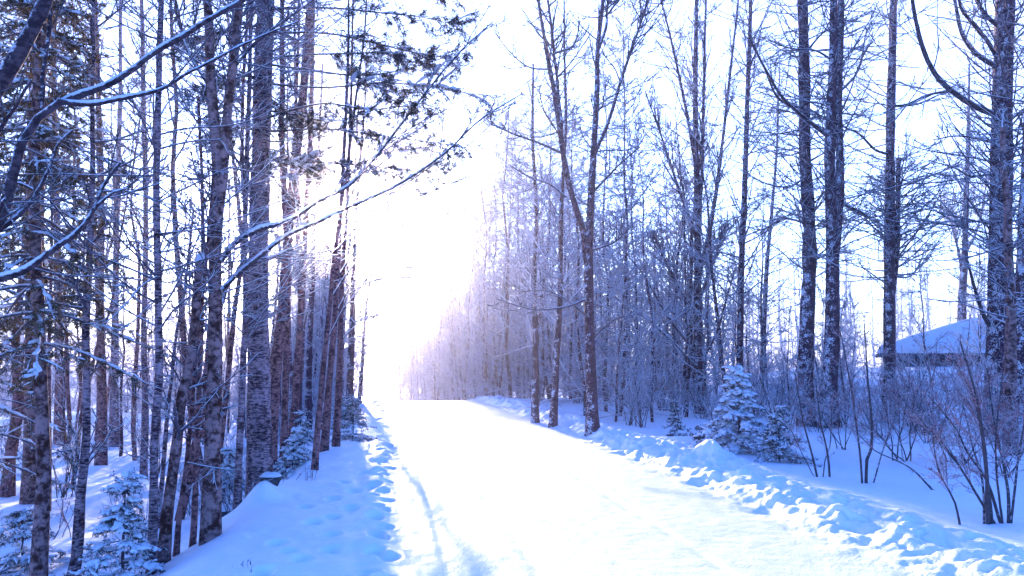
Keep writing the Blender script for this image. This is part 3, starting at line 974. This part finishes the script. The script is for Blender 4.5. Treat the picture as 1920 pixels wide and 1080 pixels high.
tree('pinkish trunk standing under the sun, the nearer of a close pair', 15,
     [([(607, 858), (613, 770), (620, 690), (629, 590), (634, 490), (640, 380), (648, 250), (652, 100)], 13, 6)],
     limbs=[([(632, 520), (680, 450), (740, 390), (830, 350), (880, 330)], 4, 1.5, 1.0), ([(640, 400), (700, 300), (790, 240), (870, 190)], 4, 1.5, 1), ([(628, 590), (670, 520), (730, 480), (800, 470)], 3, 1.2, 1)], limb_twigs=16,
     n1=6, len1=1.2, bark=M_BROWN, seed=54, start=.35, r1=.012)
tree('pinkish trunk standing under the sun, the farther of a close pair', 15.6,
     [([(629, 852), (632, 760), (638, 650), (642, 540), (648, 420), (654, 280), (660, 120)], 12, 5)],
     limbs=[([(640, 560), (690, 530), (740, 520), (790, 522)], 4, 1.5, .6), ([(645, 470), (700, 440), (760, 450), (800, 440)], 3.5, 1.5, .8), ([(652, 330), (710, 290), (790, 280), (860, 300)], 3.5, 1.2, .8), ([(636, 640), (680, 600), (720, 590)], 3, 1.2, .8)], limb_twigs=16,
     n1=4, len1=1.0, bark=M_BROWN, seed=55, start=.35, r1=.012)
tree('slim trunk seen through the gap between the crooked trunk and the inclined stem', 23,
     [([(578, 795), (579, 690), (584, 560), (590, 420), (600, 250)], 13, 6)], n1=7, len1=1.3, bark=M_PLASTER, seed=56, start=.25)
tree('last dark trunk before the bright opening at the end of the road', 24,
     [([(655, 775), (657, 690), (660, 590), (664, 480), (672, 350), (682, 220)], 14, 5)],
     limbs=[([(662, 560), (690, 520), (720, 505), (780, 518)], 4, 1.5, .6)], n1=7, len1=1.3, bark=M_PLASTER, seed=57, start=.25)
tree('thin double stem fading into the glare beside the last dark trunk', 30,
     [([(640, 760), (642, 650), (650, 520), (660, 400)], 9, 3), ([(640, 720), (632, 620), (628, 520), (630, 420)], 7, 3)], n1=7, len1=1.4, bark=M_PLASTER, twig=M_FROST, seed=58, start=.2)
tree('faint bent sapling leaning from the bright opening over the road end', 34,
     [([(673, 748), (678, 690), (684, 610), (692, 540), (705, 470)], 8, 2)], n1=16, len1=1.4, bark=M_PLASTER, twig=M_FROST, seed=59, start=.15)
tree('thin grey trunk between the crooked trunk and the banded conifer, half hidden by brush', 18,
     [([(560, 830), (560, 700), (563, 560), (560, 420), (556, 260)], 12, 6)], n1=18, len1=1.5, bark=M_PLASTER, seed=60, start=.3)

# ------------------------------------------------------------------ young firs
def fir(label, px, py, D, H, rad, tiers, per_tier, seed, snow_p=.8, pad=.05, lets=9, needle=None, group=None, name='fir_sapling', let_len=.25, per=10, sink=0.0):
    rng = np.random.default_rng(seed)
    b = P(px, py, D)
    gz = ground_z(b[0], b[1]) - sink
    root = thing(name, label, 'small tree' if name == 'fir_sapling' else 'shrub', (b[0], b[1], gz), group)
    L = np.array([[b[0], b[1], gz - .05 + z] for z in np.linspace(0, H * 1.08, 8)]) + rng.normal(0, .006, (8, 3))
    tm = MB()
    tm.tubes(L[None], np.linspace(.02 * H, .005, 8)[None], 7)
    local(tm.build('trunk', M_TWIG_DARK, root), root)
    C, Rr = fern_boughs((b[0], b[1], gz), H, .06 * H, rad, tiers, per_tier, rng, .75, n=8, power=1.15, lift=.16)
    nd, wd_, sn = MB(), MB(), MB()
    bough_set(C, Rr * .7, nd, wd_, sn, rng, lets, let_len, per, .03, .006, .15, snow_p, pad)
    local(wd_.build('branches', M_TWIG, root), root)
    local(nd.build('needles', needle or M_NEEDLE2, root, False), root)
    local(sn.build('snow_load', M_LOAD, root), root)
    KIDS[root.name] = list(root.children)
    return root


fir('largest young fir with snow on every bough, standing behind the ploughed bank', 1388, 872, 14.2, 1.36, 1.05, 10, 8, 71, pad=.085, lets=10, let_len=.28)
fir('small conical fir at the end of the ploughed bank, before the dark thicket', 1266, 812, 17.5, .72, .32, 6, 6, 72, pad=.035, let_len=.14, lets=7)
fir('low dark fir tuft poking from the bank just before the largest young fir', 1312, 838, 14.8, .25, .25, 3, 6, 73, pad=.02, let_len=.12, lets=6)
fir('sprawling low fir with drooping snowy branches beside the largest young fir', 1462, 884, 13.0, .75, .72, 6, 9, 74, pad=.045, snow_p=.6)
fir('snow-laden fir sapling with flat boughs at the bottom corner of the ditch', 228, 1085, 7.6, .95, .62, 6, 6, 75, pad=.055)
fir('snowy fir bushlet among the trunks at the picture corner', 40, 1075, 8.6, .6, .7, 4, 7, 76, pad=.05)
fir('rounded dark fir bush beside the verge near the end of the road', 662, 828, 17.0, .85, .62, 6, 7, 77, pad=.03, snow_p=.5)
fir('snowy fir bush at the foot of the pinkish pair of trunks', 636, 805, 21.0, .9, .6, 6, 6, 78, pad=.04)
fir('dark snow-capped fir bush on the ditch lip behind the footprints', 548, 918, 12.6, .55, .42, 4, 7, 79, pad=.06)
fir('leafy snowy fir bush between the crooked trunk and the inclined stem', 566, 868, 14.6, .8, .5, 5, 6, 80, pad=.05)
fir('low snowy fir behind the foot of the slender pale trunk', 430, 905, 12.0, .8, .5, 5, 6, 81, pad=.05)

# ------------------------------------------------------------------ shrubs
def shrub(label, px, py, D, stems, mat, seed, hgt=1.6, lean=.5, n2=6, n3=5, r=.012, group=None, lines=None, twig=None, n4=0, name='bare_shrub'):
    rng = np.random.default_rng(seed)
    b = P(px, py, D)
    gz = ground_z(b[0], b[1])
    root = thing(name, label, 'shrub', (b[0], b[1], gz), group)
    Ls, Rs = [], []
    if lines:
        for pts, w0, w1, dd in lines:
            L = px_line(pts, D, 14, rng, .006, dd)
            g0 = ground_z(L[0, 0], L[0, 1]) - .05
            L[:, 2] += (g0 - L[0, 2]) * np.linspace(1, 0, 14) ** 2
            Ls.append(L)
            Rs.append(.5 / F * D * .68 * np.linspace(w0, w1, 14))
    for k in range(stems):
        a = rng.uniform(0, 6.28)
        off = rng.normal(0, .07, 2)
        d = np.array([math.cos(a) * lean * rng.uniform(.1, 1), math.sin(a) * lean * rng.uniform(.1, 1), 1.0])
        h = hgt * rng.uniform(.6, 1.1)
        p = np.array([b[0] + off[0], b[1] + off[1], gz - .05])
        pts = [p]
        for j in range(13):
            d = d + rng.normal(0, .10, 3)
            d /= np.linalg.norm(d)
            pts.append(pts[-1] + d * h / 13)
        Ls.append(np.array(pts))
        Rs.append(np.linspace(r, r * .3, 14))
    for L, q in zip(Ls, Rs):
        mb = MB()
        mb.tubes(L[None], q[None], 6, lump=.05, rng=rng)
        local(mb.build('stem', M_TWIG_DARK, root), root)
    C, Rr = np.array(Ls), np.array(Rs)
    cm = MB()
    p, q, l = grow(C, Rr, n2, (.25, 1.0), hgt * .45, 40, .02, .13, 7, r * .5, .003, rng, .1)
    cm.tubes(p, q, 4)
    p2, q2, l2 = grow(p, q, n3, (.15, 1.0), l * .55, 42, 0, .15, 5, r * .3, .0022, rng, .2)
    cm.tubes(p2, q2, 3)
    if n4:
        p3, q3, l3 = grow(p2, q2, n4, (.15, 1.0), l2 * .7, 42, 0, .13, 4, r * .3, .0025, rng, .2)
        cm.tubes(p3, q3, 3)
    local(cm.build('crown', twig or mat, root), root)
    KIDS[root.name] = list(root.children)
    return root


shrub('big many-stemmed shrub nearest the camera, its dark stems fanning out of the snow', 1860, 1000, 8.2, 0, M_RED, 91, hgt=1.5, n2=16, n3=7, n4=2, lines=[
    ([(1872, 1010), (1840, 950), (1800, 880), (1765, 830), (1720, 780)], 9, 3, .2), ([(1880, 990), (1850, 900), (1815, 850), (1790, 800), (1740, 740)], 9, 3, .4),
    ([(1852, 965), (1850, 880), (1842, 810), (1830, 740), (1800, 640)], 13, 4, -.2), ([(1858, 962), (1848, 860), (1838, 790), (1815, 720), (1780, 660)], 10, 4, .4),
    ([(1882, 1020), (1872, 920), (1868, 820), (1880, 700)], 7, 3, .1), ([(1890, 985), (1890, 920), (1878, 850), (1862, 780), (1850, 690)], 9, 3, .3),
    ([(1845, 985), (1842, 900), (1822, 830), (1805, 760)], 7, 3, .5), ([(1800, 975), (1790, 930), (1760, 880), (1745, 800)], 7, 2, .1),
    ([(1895, 1000), (1905, 900), (1915, 820), (1935, 740)], 8, 3, .2)], r=.011)
shrub('single stooping dead stem lying low over smooth snow toward the big shrub', 1756, 938, 10.2, 0, M_RED, 92, hgt=1.0, n2=6, n3=4, lines=[
    ([(1757, 938), (1730, 905), (1708, 882), (1680, 865), (1640, 845), (1610, 815)], 7, 2.5, .3)], r=.009)
shrub('forked young shrub with a thick dark foot alone in the smooth snow', 1622, 910, 10.8, 0, M_RED, 93, hgt=1.6, n2=12, n3=7, n4=2, lines=[
    ([(1624, 912), (1626, 860), (1634, 840), (1634, 780), (1626, 700), (1620, 600)], 10, 3, .1), ([(1617, 912), (1612, 850), (1605, 790), (1590, 700), (1575, 620)], 6, 2.5, .2),
    ([(1633, 845), (1650, 820), (1670, 790), (1690, 740)], 5, 2, .2)], r=.011)
shrub('crooked two-stemmed twiggy shrub just behind the sprawling fir', 1548, 896, 11.3, 0, M_RED, 94, hgt=1.3, n2=10, n3=7, n4=2, lines=[
    ([(1556, 902), (1553, 860), (1548, 830), (1538, 790), (1530, 720)], 6, 2.5, .1), ([(1533, 888), (1524, 850), (1515, 820), (1505, 780), (1490, 700)], 6, 2.5, .2),
    ([(1542, 895), (1546, 860), (1556, 830), (1560, 760)], 4, 2, .2), ([(1535, 880), (1520, 870), (1495, 830), (1480, 800)], 3, 1.5, .2)], r=.009)
shrub('thin shrub of reddish twigs in front of the twin trunk', 1580, 835, 14.5, 5, M_RED, 95, hgt=1.9, n2=10, n3=7, n4=2, lean=.6, r=.010)
shrub('dense bramble of snow-dusted reddish twigs under the snapped-stem tree', 1690, 835, 13.0, 8, M_RED, 96, hgt=1.9, n2=13, n3=7, n4=3, lean=.9, r=.011)
shrub('bramble of low arching twigs before the stoutest trunk', 1800, 840, 12.6, 9, M_RED, 97, hgt=1.7, n2=13, n3=7, n4=3, lean=1.1, r=.011)
shrub('tangle of thin stems below the leaning grey trunk', 1880, 880, 11.5, 7, M_RED, 98, hgt=1.7, n2=13, n3=7, n4=3, lean=.8, r=.010)
shrub('spindly shrub with an arched snowy twig beneath the shed', 1740, 800, 16.0, 8, M_RED, 99, hgt=2.3, n2=12, n3=7, n4=3, lean=.8, r=.010)
shrub('young twiggy shrub between the largest fir and the thick speckled trunk', 1465, 820, 16.5, 7, M_FROST, 100, hgt=2.2, n2=9, n3=6, lean=.6, r=.010)
shrub('reddish twiggy shrub in the ditch behind the S-bent young tree', 120, 985, 10.2, 5, M_RED, 101, hgt=.7, n2=7, n3=4, lean=.7, r=.006)
shrub('twiggy snow-dusted shrub at the foot of the lichen-blotched trunk', 425, 990, 9.8, 6, M_TWIG, 102, hgt=.9, n2=7, n3=5, lean=.8, r=.006)
shrub('tiny tuft of dark dry stalks poking from the verge at the bottom edge', 455, 1072, 6.6, 7, M_TWIG_DARK, 103, hgt=.10, n2=1, n3=1, lean=.5, r=.0025, name='grass_tuft')
shrub('thin dry grass stalks on the verge behind the snow lump', 583, 930, 11.4, 7, M_STRAW, 104, hgt=.28, n2=2, n3=2, lean=.3, r=.003, name='grass_tuft')

# ------------------------------------------------------------------ thicket: individual frosted saplings behind the named trees
def sapling(seed, H, r, n1, n2, n3, steep, mat, len1, flat=.3, lo=.1):
    rng = np.random.default_rng(seed)
    root = thing('thicket_sapling', '', 'small tree', (0, 0, 0))
    n = 12
    L = np.zeros((n, 3))
    L[:, 2] = np.linspace(-.2, H, n)
    L[:, :2] = np.cumsum(rng.normal(0, .035 * H / 6, (n, 2)), 0)
    L[0, :2] = 0
    q = np.linspace(r, .006, n)
    tm = MB()
    tm.tubes(L[None], q[None], 7, lump=.05, rng=rng)
    tm.build('trunk', M_PLASTER, root)
    cm = MB()
    p, q1, l = grow(L[None], q[None], n1, (lo, .98), len1, steep, .03, .11, 7, .017, .009, rng, flat, taper=.55)
    cm.tubes(p, q1, 4)
    p2, q2, l2 = grow(p, q1, n2, (.15, 1), l * .6, 44, 0, .12, 5, .012, .008, rng, .2)
    cm.tubes(p2, q2, 3)
    p3, q3, l3 = grow(p2, q2, max(n3 - 3, 2), (.15, 1), l2 * .65, 42, 0, .12, 4, .009, .006, rng, .2)
    cm.tubes(p3, q3, 3)
    cm.build('crown', mat, root)
    KIDS[root.name] = list(root.children)
    return root


protos = [sapling(201, 7.5, .055, 44, 7, 5, 48, M_FROST, 1.7), sapling(202, 6.0, .045, 40, 7, 5, 58, M_FROST, 1.6), sapling(203, 8.5, .06, 46, 6, 5, 38, M_FROST, 1.9),
          sapling(204, 4.2, .035, 34, 7, 5, 55, M_FROST, 1.3), sapling(205, 5.2, .04, 40, 7, 5, 66, M_FROST, 1.5),
          sapling(208, 7.0, .04, 70, 8, 5, 74, M_FROST, 1.9, .6, .04), sapling(209, 9.0, .05, 80, 8, 5, 70, M_FROST, 2.0, .6, .06)]
low = [shrub('', 960, 700, 30, 9, M_FROST, 206, hgt=1.8, n2=9, n3=6, lean=.7, r=.012, twig=M_FROST, name='frosted_shrub', n4=2),
       shrub('', 960, 700, 30, 8, M_FROST, 207, hgt=1.3, n2=10, n3=6, lean=1.1, r=.010, twig=M_FROST, name='frosted_shrub', n4=2)]
for o in low:                        # these are patterns for copies: bring their base to the origin
    o.location = (0, 0, 0)
used = set()


def put(proto, x, y, rot, sc, label, group):
    loc = (x, y, ground_z(x, y) - .03)
    if proto.name not in used:
        used.add(proto.name)
        proto.location, proto.rotation_euler, proto.scale = loc, (0, 0, rot), (sc, sc, sc)
        proto['label'], proto['group'] = label, group
        return proto
    return dup(proto, loc, rot, (sc, sc, sc * rng.uniform(.8, 1.2)), label, group, rng.normal(0, .055, 2))


slim = [sapling(301, 10.5, .06, 18, 6, 5, 52, M_TWIG, 1.5, .2, .45), sapling(302, 9.0, .045, 16, 6, 5, 48, M_TWIG, 1.3, .2, .4)]
for o in slim:
    o.name = 'slender_tree'
    KIDS[o.name] = list(o.children)
    for c in o.children:
        if c.name.startswith('trunk'):
            c.data.materials[0] = M_BROWN
rng = np.random.default_rng(77)
LAB_R = 'slender frosted sapling in the dense thicket beyond the ploughed bank'
LAB_L = 'slender frosted sapling in the hazy thicket beyond the ditch'
placed = []


def scatter(count, xr, yr, test, choice, label, group, sc=(.75, 1.15), gap=.7):
    c = 0
    tries = 0
    while c < count and tries < 6000:
        tries += 1
        x, y = rng.uniform(*xr), rng.uniform(*yr)
        if not test(x, y) or any((x - a) ** 2 + (y - b) ** 2 < gap * gap for a, b in placed):
            continue
        placed.append((x, y))
        put(choice(x, y), x, y, rng.uniform(0, 6.28), rng.uniform(*sc), label, group)
        c += 1


def in_view(x, y, m=.72):
    f = x * _sy + y * _cy
    r = x * _cy - y * _sy
    return f > 5 and abs(r) < f * m


clear_shed = lambda x, y: not (y > 22 and x > 14 and y < 48 and x > 14 + (y - 22) * .10)
for k in range(16):
    y = rng.uniform(27, 50)
    x = road_x(y) + rng.uniform(4.9, 6.6)
    placed.append((x, y))
    put(protos[int(rng.choice([6, 2]))], x, y, rng.uniform(0, 6.28), rng.uniform(1.05, 1.4), LAB_R, 'frosted saplings of the thicket beyond the bank')
scatter(104, (4.5, 26), (20, 50), lambda x, y: in_view(x, y) and x - road_x(y) > 5.4 + .015 * (y - 20) and (x < 11.5 or y > 29) and clear_shed(x, y),
        lambda x, y: protos[rng.choice(([6, 2, 4, 0, 6] if x - road_x(y) < 8 else [0, 1, 2, 0, 6, 2, 4]) if x < 14 else [1, 3, 4, 3])], LAB_R, 'frosted saplings of the thicket beyond the bank', (.9, 1.35), .55)
scatter(34, (-16, -2), (44, 86), lambda x, y: in_view(x, y) and -9 < x - road_x(y) < -1.7,
        lambda x, y: protos[rng.choice([1, 3, 4])], LAB_L, 'frosted saplings of the thicket beyond the ditch', (.8, 1.25), .6)
scatter(72, (-11, 9.5), (46, 86), lambda x, y: in_view(x, y) and 5.0 < x - road_x(y) < 9.5,
        lambda x, y: protos[rng.choice([5, 6, 6, 2])], LAB_R, 'frosted saplings of the thicket beyond the bank', (.9, 1.35), .6)
scatter(26, (-9.5, -2.0), (11.5, 30), lambda x, y: in_view(x, y) and x - road_x(y) < -1.9 - .03 * (y - 11),
        lambda x, y: slim[rng.integers(2)], 'slender bare trunk among the larger trees of the ditch', 'slender bare trunks in the ditch', (.75, 1.2), .5)
scatter(15, (10.5, 18.0), (19, 25), lambda x, y: in_view(x, y), lambda x, y: protos[3], LAB_R, 'frosted saplings of the thicket beyond the bank', (.7, .95), .6)
for k in range(40):  # saplings added to shade the verge, tops kept below the view to the sun
    y = rng.uniform(21, 62)
    x = -.1 - .063 * y + rng.uniform(-1.7, .3)
    if x - road_x(y) > -1.35 or any((x - a) ** 2 + (y - b) ** 2 < .16 for a, b in placed):
        continue
    placed.append((x, y))
    i = int(rng.choice([5, 4]))
    put(protos[i], x, y, rng.uniform(0, 6.28), (.164 * y + rng.uniform(.2, 1.0) - ground_z(x, y)) / (7.0, 5.2)[i == 4], LAB_L, 'frosted saplings of the thicket beyond the ditch')
scatter(40, (-9, 0), (26, 72), lambda x, y: in_view(x, y) and -4.2 < x - road_x(y) < -1.5,
        lambda x, y: protos[rng.choice([1, 3, 4])], LAB_L, 'frosted saplings of the thicket beyond the ditch', (.65, .95), .45)
scatter(70, (-26, -3), (19, 52), lambda x, y: in_view(x, y) and x - road_x(y) < -3.0,
        lambda x, y: protos[rng.choice([1, 3, 4, 0])], LAB_L, 'frosted saplings of the thicket beyond the ditch', (.6, 1.0))
scatter(50, (5.2, 24), (17, 36), lambda x, y: in_view(x, y) and x - road_x(y) > 5.7 + .01 * y and (x < 8.5 or y > 19) and clear_shed(x, y),
        lambda x, y: low[rng.integers(2)], 'frosted low shrub among the thicket trunks beyond the ploughed bank', 'frosted shrubs beyond the bank', (.7, 1.15), .5)
scatter(22, (9, 15.5), (15.5, 23), lambda x, y: in_view(x, y),
        lambda x, y: low[rng.integers(2)], 'frosted low shrub among the thicket trunks beyond the ploughed bank', 'frosted shrubs beyond the bank', (.7, 1.2), .5)
scatter(16, (-3.4, -1.75), (9.8, 16), lambda x, y: x - road_x(y) < -1.55 + .04 * (y - 9),
        lambda x, y: low[rng.integers(2)], 'frosted low shrub among the trunks in the ditch', 'frosted shrubs in the ditch', (.3, .55), .35)
scatter(75, (-16, -1.5), (11, 40), lambda x, y: in_view(x, y) and x - road_x(y) < -1.9 - .02 * (y - 11) and (x < -4.5 or y > 14),
        lambda x, y: low[rng.integers(2)], 'frosted low shrub among the trunks in the ditch', 'frosted shrubs in the ditch', (.45, .9), .5)

# far wood: one mass of bare trees fading into the haze
fw = MB()
rngf = np.random.default_rng(88)
for k in range(360):
    while True:
        x, y = rngf.uniform(-60, 75), 46 + 55 * rngf.random() ** 1.6
        if in_view(x, y, .8) and (abs(x - road_x(y) - 2) > 5.5 or y > 80):
            break
    H = rngf.uniform(8.5, 14.0) if x > 3 else rngf.uniform(4.5, 8.0)
    n = 7
    L = np.zeros((n, 3))
    L[:, 2] = np.linspace(0, H, n)
    L[:, :2] = np.cumsum(rngf.normal(0, .12, (n, 2)), 0) + (x, y)
    L[:, 2] += ground_z(x, y) - .1
    q = np.linspace(.08, .012, n)
    fw.tubes(L[None], q[None], 5)
    p, q1, l = grow(L[None], q[None], 34, (.08, .98), 2.2, 50, .04, .1, 5, .025, .012, rngf, .3)
    fw.tubes(p, q1, 3)
    p2, q2, l2 = grow(p, q1, 8, (.15, 1), l * .6, 44, 0, .15, 4, .018, .010, rngf, .2)
    fw.tubes(p2, q2, 3)
o = fw.build('far_woods', M_FROST)
o['kind'] = 'stuff'
o['label'] = 'mass of bare frosted trees fading into the haze behind everything'

# ------------------------------------------------------------------ cabin behind the right-hand trees
def cabin():
    A, B_ = P(2060, 700, 25.5), P(1662, 700, 28.5)          # the two ends of the eave
    gz = 0.15
    root = thing('snowy_shed', 'long low shed under a thick snow-covered roof, half hidden behind the twigs', 'shed', (A[0], A[1], gz))
    ax = (B_ - A)[:2]
    LEN = float(np.linalg.norm(ax))
    ax = ax / LEN
    bx_ = np.array([ax[1], -ax[0]])                         # away from the road
    if bx_[0] < 0:
        bx_ = -bx_

    def Q(p):
        p = np.asarray(p, float)
        return np.stack([A[0] + p[:, 0] * ax[0] + p[:, 1] * bx_[0], A[1] + p[:, 0] * ax[1] + p[:, 1] * bx_[1], gz + p[:, 2]], 1)

    def box(mb, x0, x1, y0, y1, z0, z1):
        v = [(x0, y0, z0), (x1, y0, z0), (x1, y1, z0), (x0, y1, z0), (x0, y0, z1), (x1, y0, z1), (x1, y1, z1), (x0, y1, z1)]
        mb.quads(Q(v), [(0, 3, 2, 1), (4, 5, 6, 7), (0, 1, 5, 4), (1, 2, 6, 5), (2, 3, 7, 6), (3, 0, 4, 7)])
    EAVE, RISE = 1.72, 1.05
    w = MB()
    box(w, .3, LEN - .3, 0, 4.4, -.6, EAVE)
    for i in range(9):
        box(w, .28, LEN - .28, -.03, -.003, .02 + i * .19, .19 + i * .19)
    local(w.build('wall', M_WALL, root, False), root)
    x0, x1, ya, yb = -.3, LEN + .3, -.5, 4.9
    nu, nv = 60, 34
    U, yy = np.meshgrid(np.linspace(x0, x1, nu), np.linspace(ya, yb, nv), indexing='ij')
    shape = np.minimum(RISE * (1 - np.abs(yy - 2.2) / 2.7), np.minimum((x1 - U) * .34, (U - x0) * .6))   # hipped roof
    i, j = np.meshgrid(np.arange(nu - 1), np.arange(nv - 1), indexing='ij')
    k = i * nv + j
    fq = np.stack([k, k + nv, k + nv + 1, k + 1], -1)
    r = MB()
    r.quads(Q(np.stack([U, yy, EAVE + .03 + shape], -1).reshape(-1, 3)), fq)
    box(r, x0, x1, ya, ya + .04, EAVE - .09, EAVE + .025)
    ro = local(r.build('roof', M_WALL, root, False), root)
    s = MB()
    edge = np.minimum(np.minimum(U - x0, x1 - U), np.minimum(yy - ya, yb - yy))
    zz = EAVE + .06 + shape + .26 * np.sqrt(np.clip(edge / .25, 0, 1)) + .07 * fbm(U * .8, yy * 1.0, 5, 3) * np.clip(edge / .2, 0, 1)
    s.quads(Q(np.stack([U, yy, zz], -1).reshape(-1, 3)), fq)
    local(s.build('roof_snow', M_LOAD, ro), root)


cabin()

# ------------------------------------------------------------------ stones in the ditch
def stone(label, px, py, D, r, seed):
    rng_ = np.random.default_rng(seed)
    b = P(px, py, D)
    gz = ground_z(b[0], b[1])
    mb = MB()
    th, ph = np.linspace(0, np.pi, 14), np.linspace(0, 2 * np.pi, 22)[:-1]
    T, Ph = np.meshgrid(th, ph, indexing='ij')
    d = np.stack([np.sin(T) * np.cos(Ph), np.sin(T) * np.sin(Ph), np.cos(T)], -1)
    k = 1 + .35 * fbm(d[..., 0] * 1.7 + seed + d[..., 2], d[..., 1] * 1.7 + d[..., 2], seed, 3)
    V = d * k[..., None] * np.array([r, r * .8, r * .6])
    i, j = np.meshgrid(np.arange(13), np.arange(21), indexing='ij')
    j2 = (j + 1) % 21
    f = np.stack([i * 21 + j, (i + 1) * 21 + j, (i + 1) * 21 + j2, i * 21 + j2], -1)
    mb.quads(V.reshape(-1, 3) + np.array([b[0], b[1], gz + r * .25]), f)
    root = thing('rock', label, 'rock', (b[0], b[1], gz))
    local(mb.build('stone', M_ROCK, root), root)
    s = MB()
    up = V.copy()
    s.quads((up[:6] * np.array([1.05, 1.05, 1.12]) + np.array([0, 0, .02])).reshape(-1, 3) + np.array([b[0], b[1], gz + r * .25]), f[:5])
    local(s.build('snow_cap', M_LOAD, root), root)


stone('dark wet stone under a snow cap at the foot of the thickest banded trunk', 505, 985, 10.0, .13, 3)
stone('dark stone in the ditch left of the slender pale trunk', 416, 978, 10.6, .16, 4)

# ------------------------------------------------------------------ winter haze
hz = MB()
x0, x1, y0, y1, z0, z1 = -300, 300, -12, 330, -3.0, 17.5
hz.quads([(x0, y0, z0), (x1, y0, z0), (x1, y1, z0), (x0, y1, z0), (x0, y0, z1), (x1, y0, z1), (x1, y1, z1), (x0, y1, z1)],
         [(0, 3, 2, 1), (4, 5, 6, 7), (0, 1, 5, 4), (1, 2, 6, 5), (2, 3, 7, 6), (3, 0, 4, 7)])
m, t, out = new_mat('haze')
pv = t.nodes.new('ShaderNodeVolumePrincipled')
pv.inputs['Color'].default_value = (0.84, 0.84, 1.0, 1)
pv.inputs['Density'].default_value = HAZE_DENSITY
pv.inputs['Anisotropy'].default_value = 0.966
t.links.new(pv.outputs[0], out.inputs['Volume'])
o = hz.build('haze', m, None, False)
o['kind'] = 'stuff'
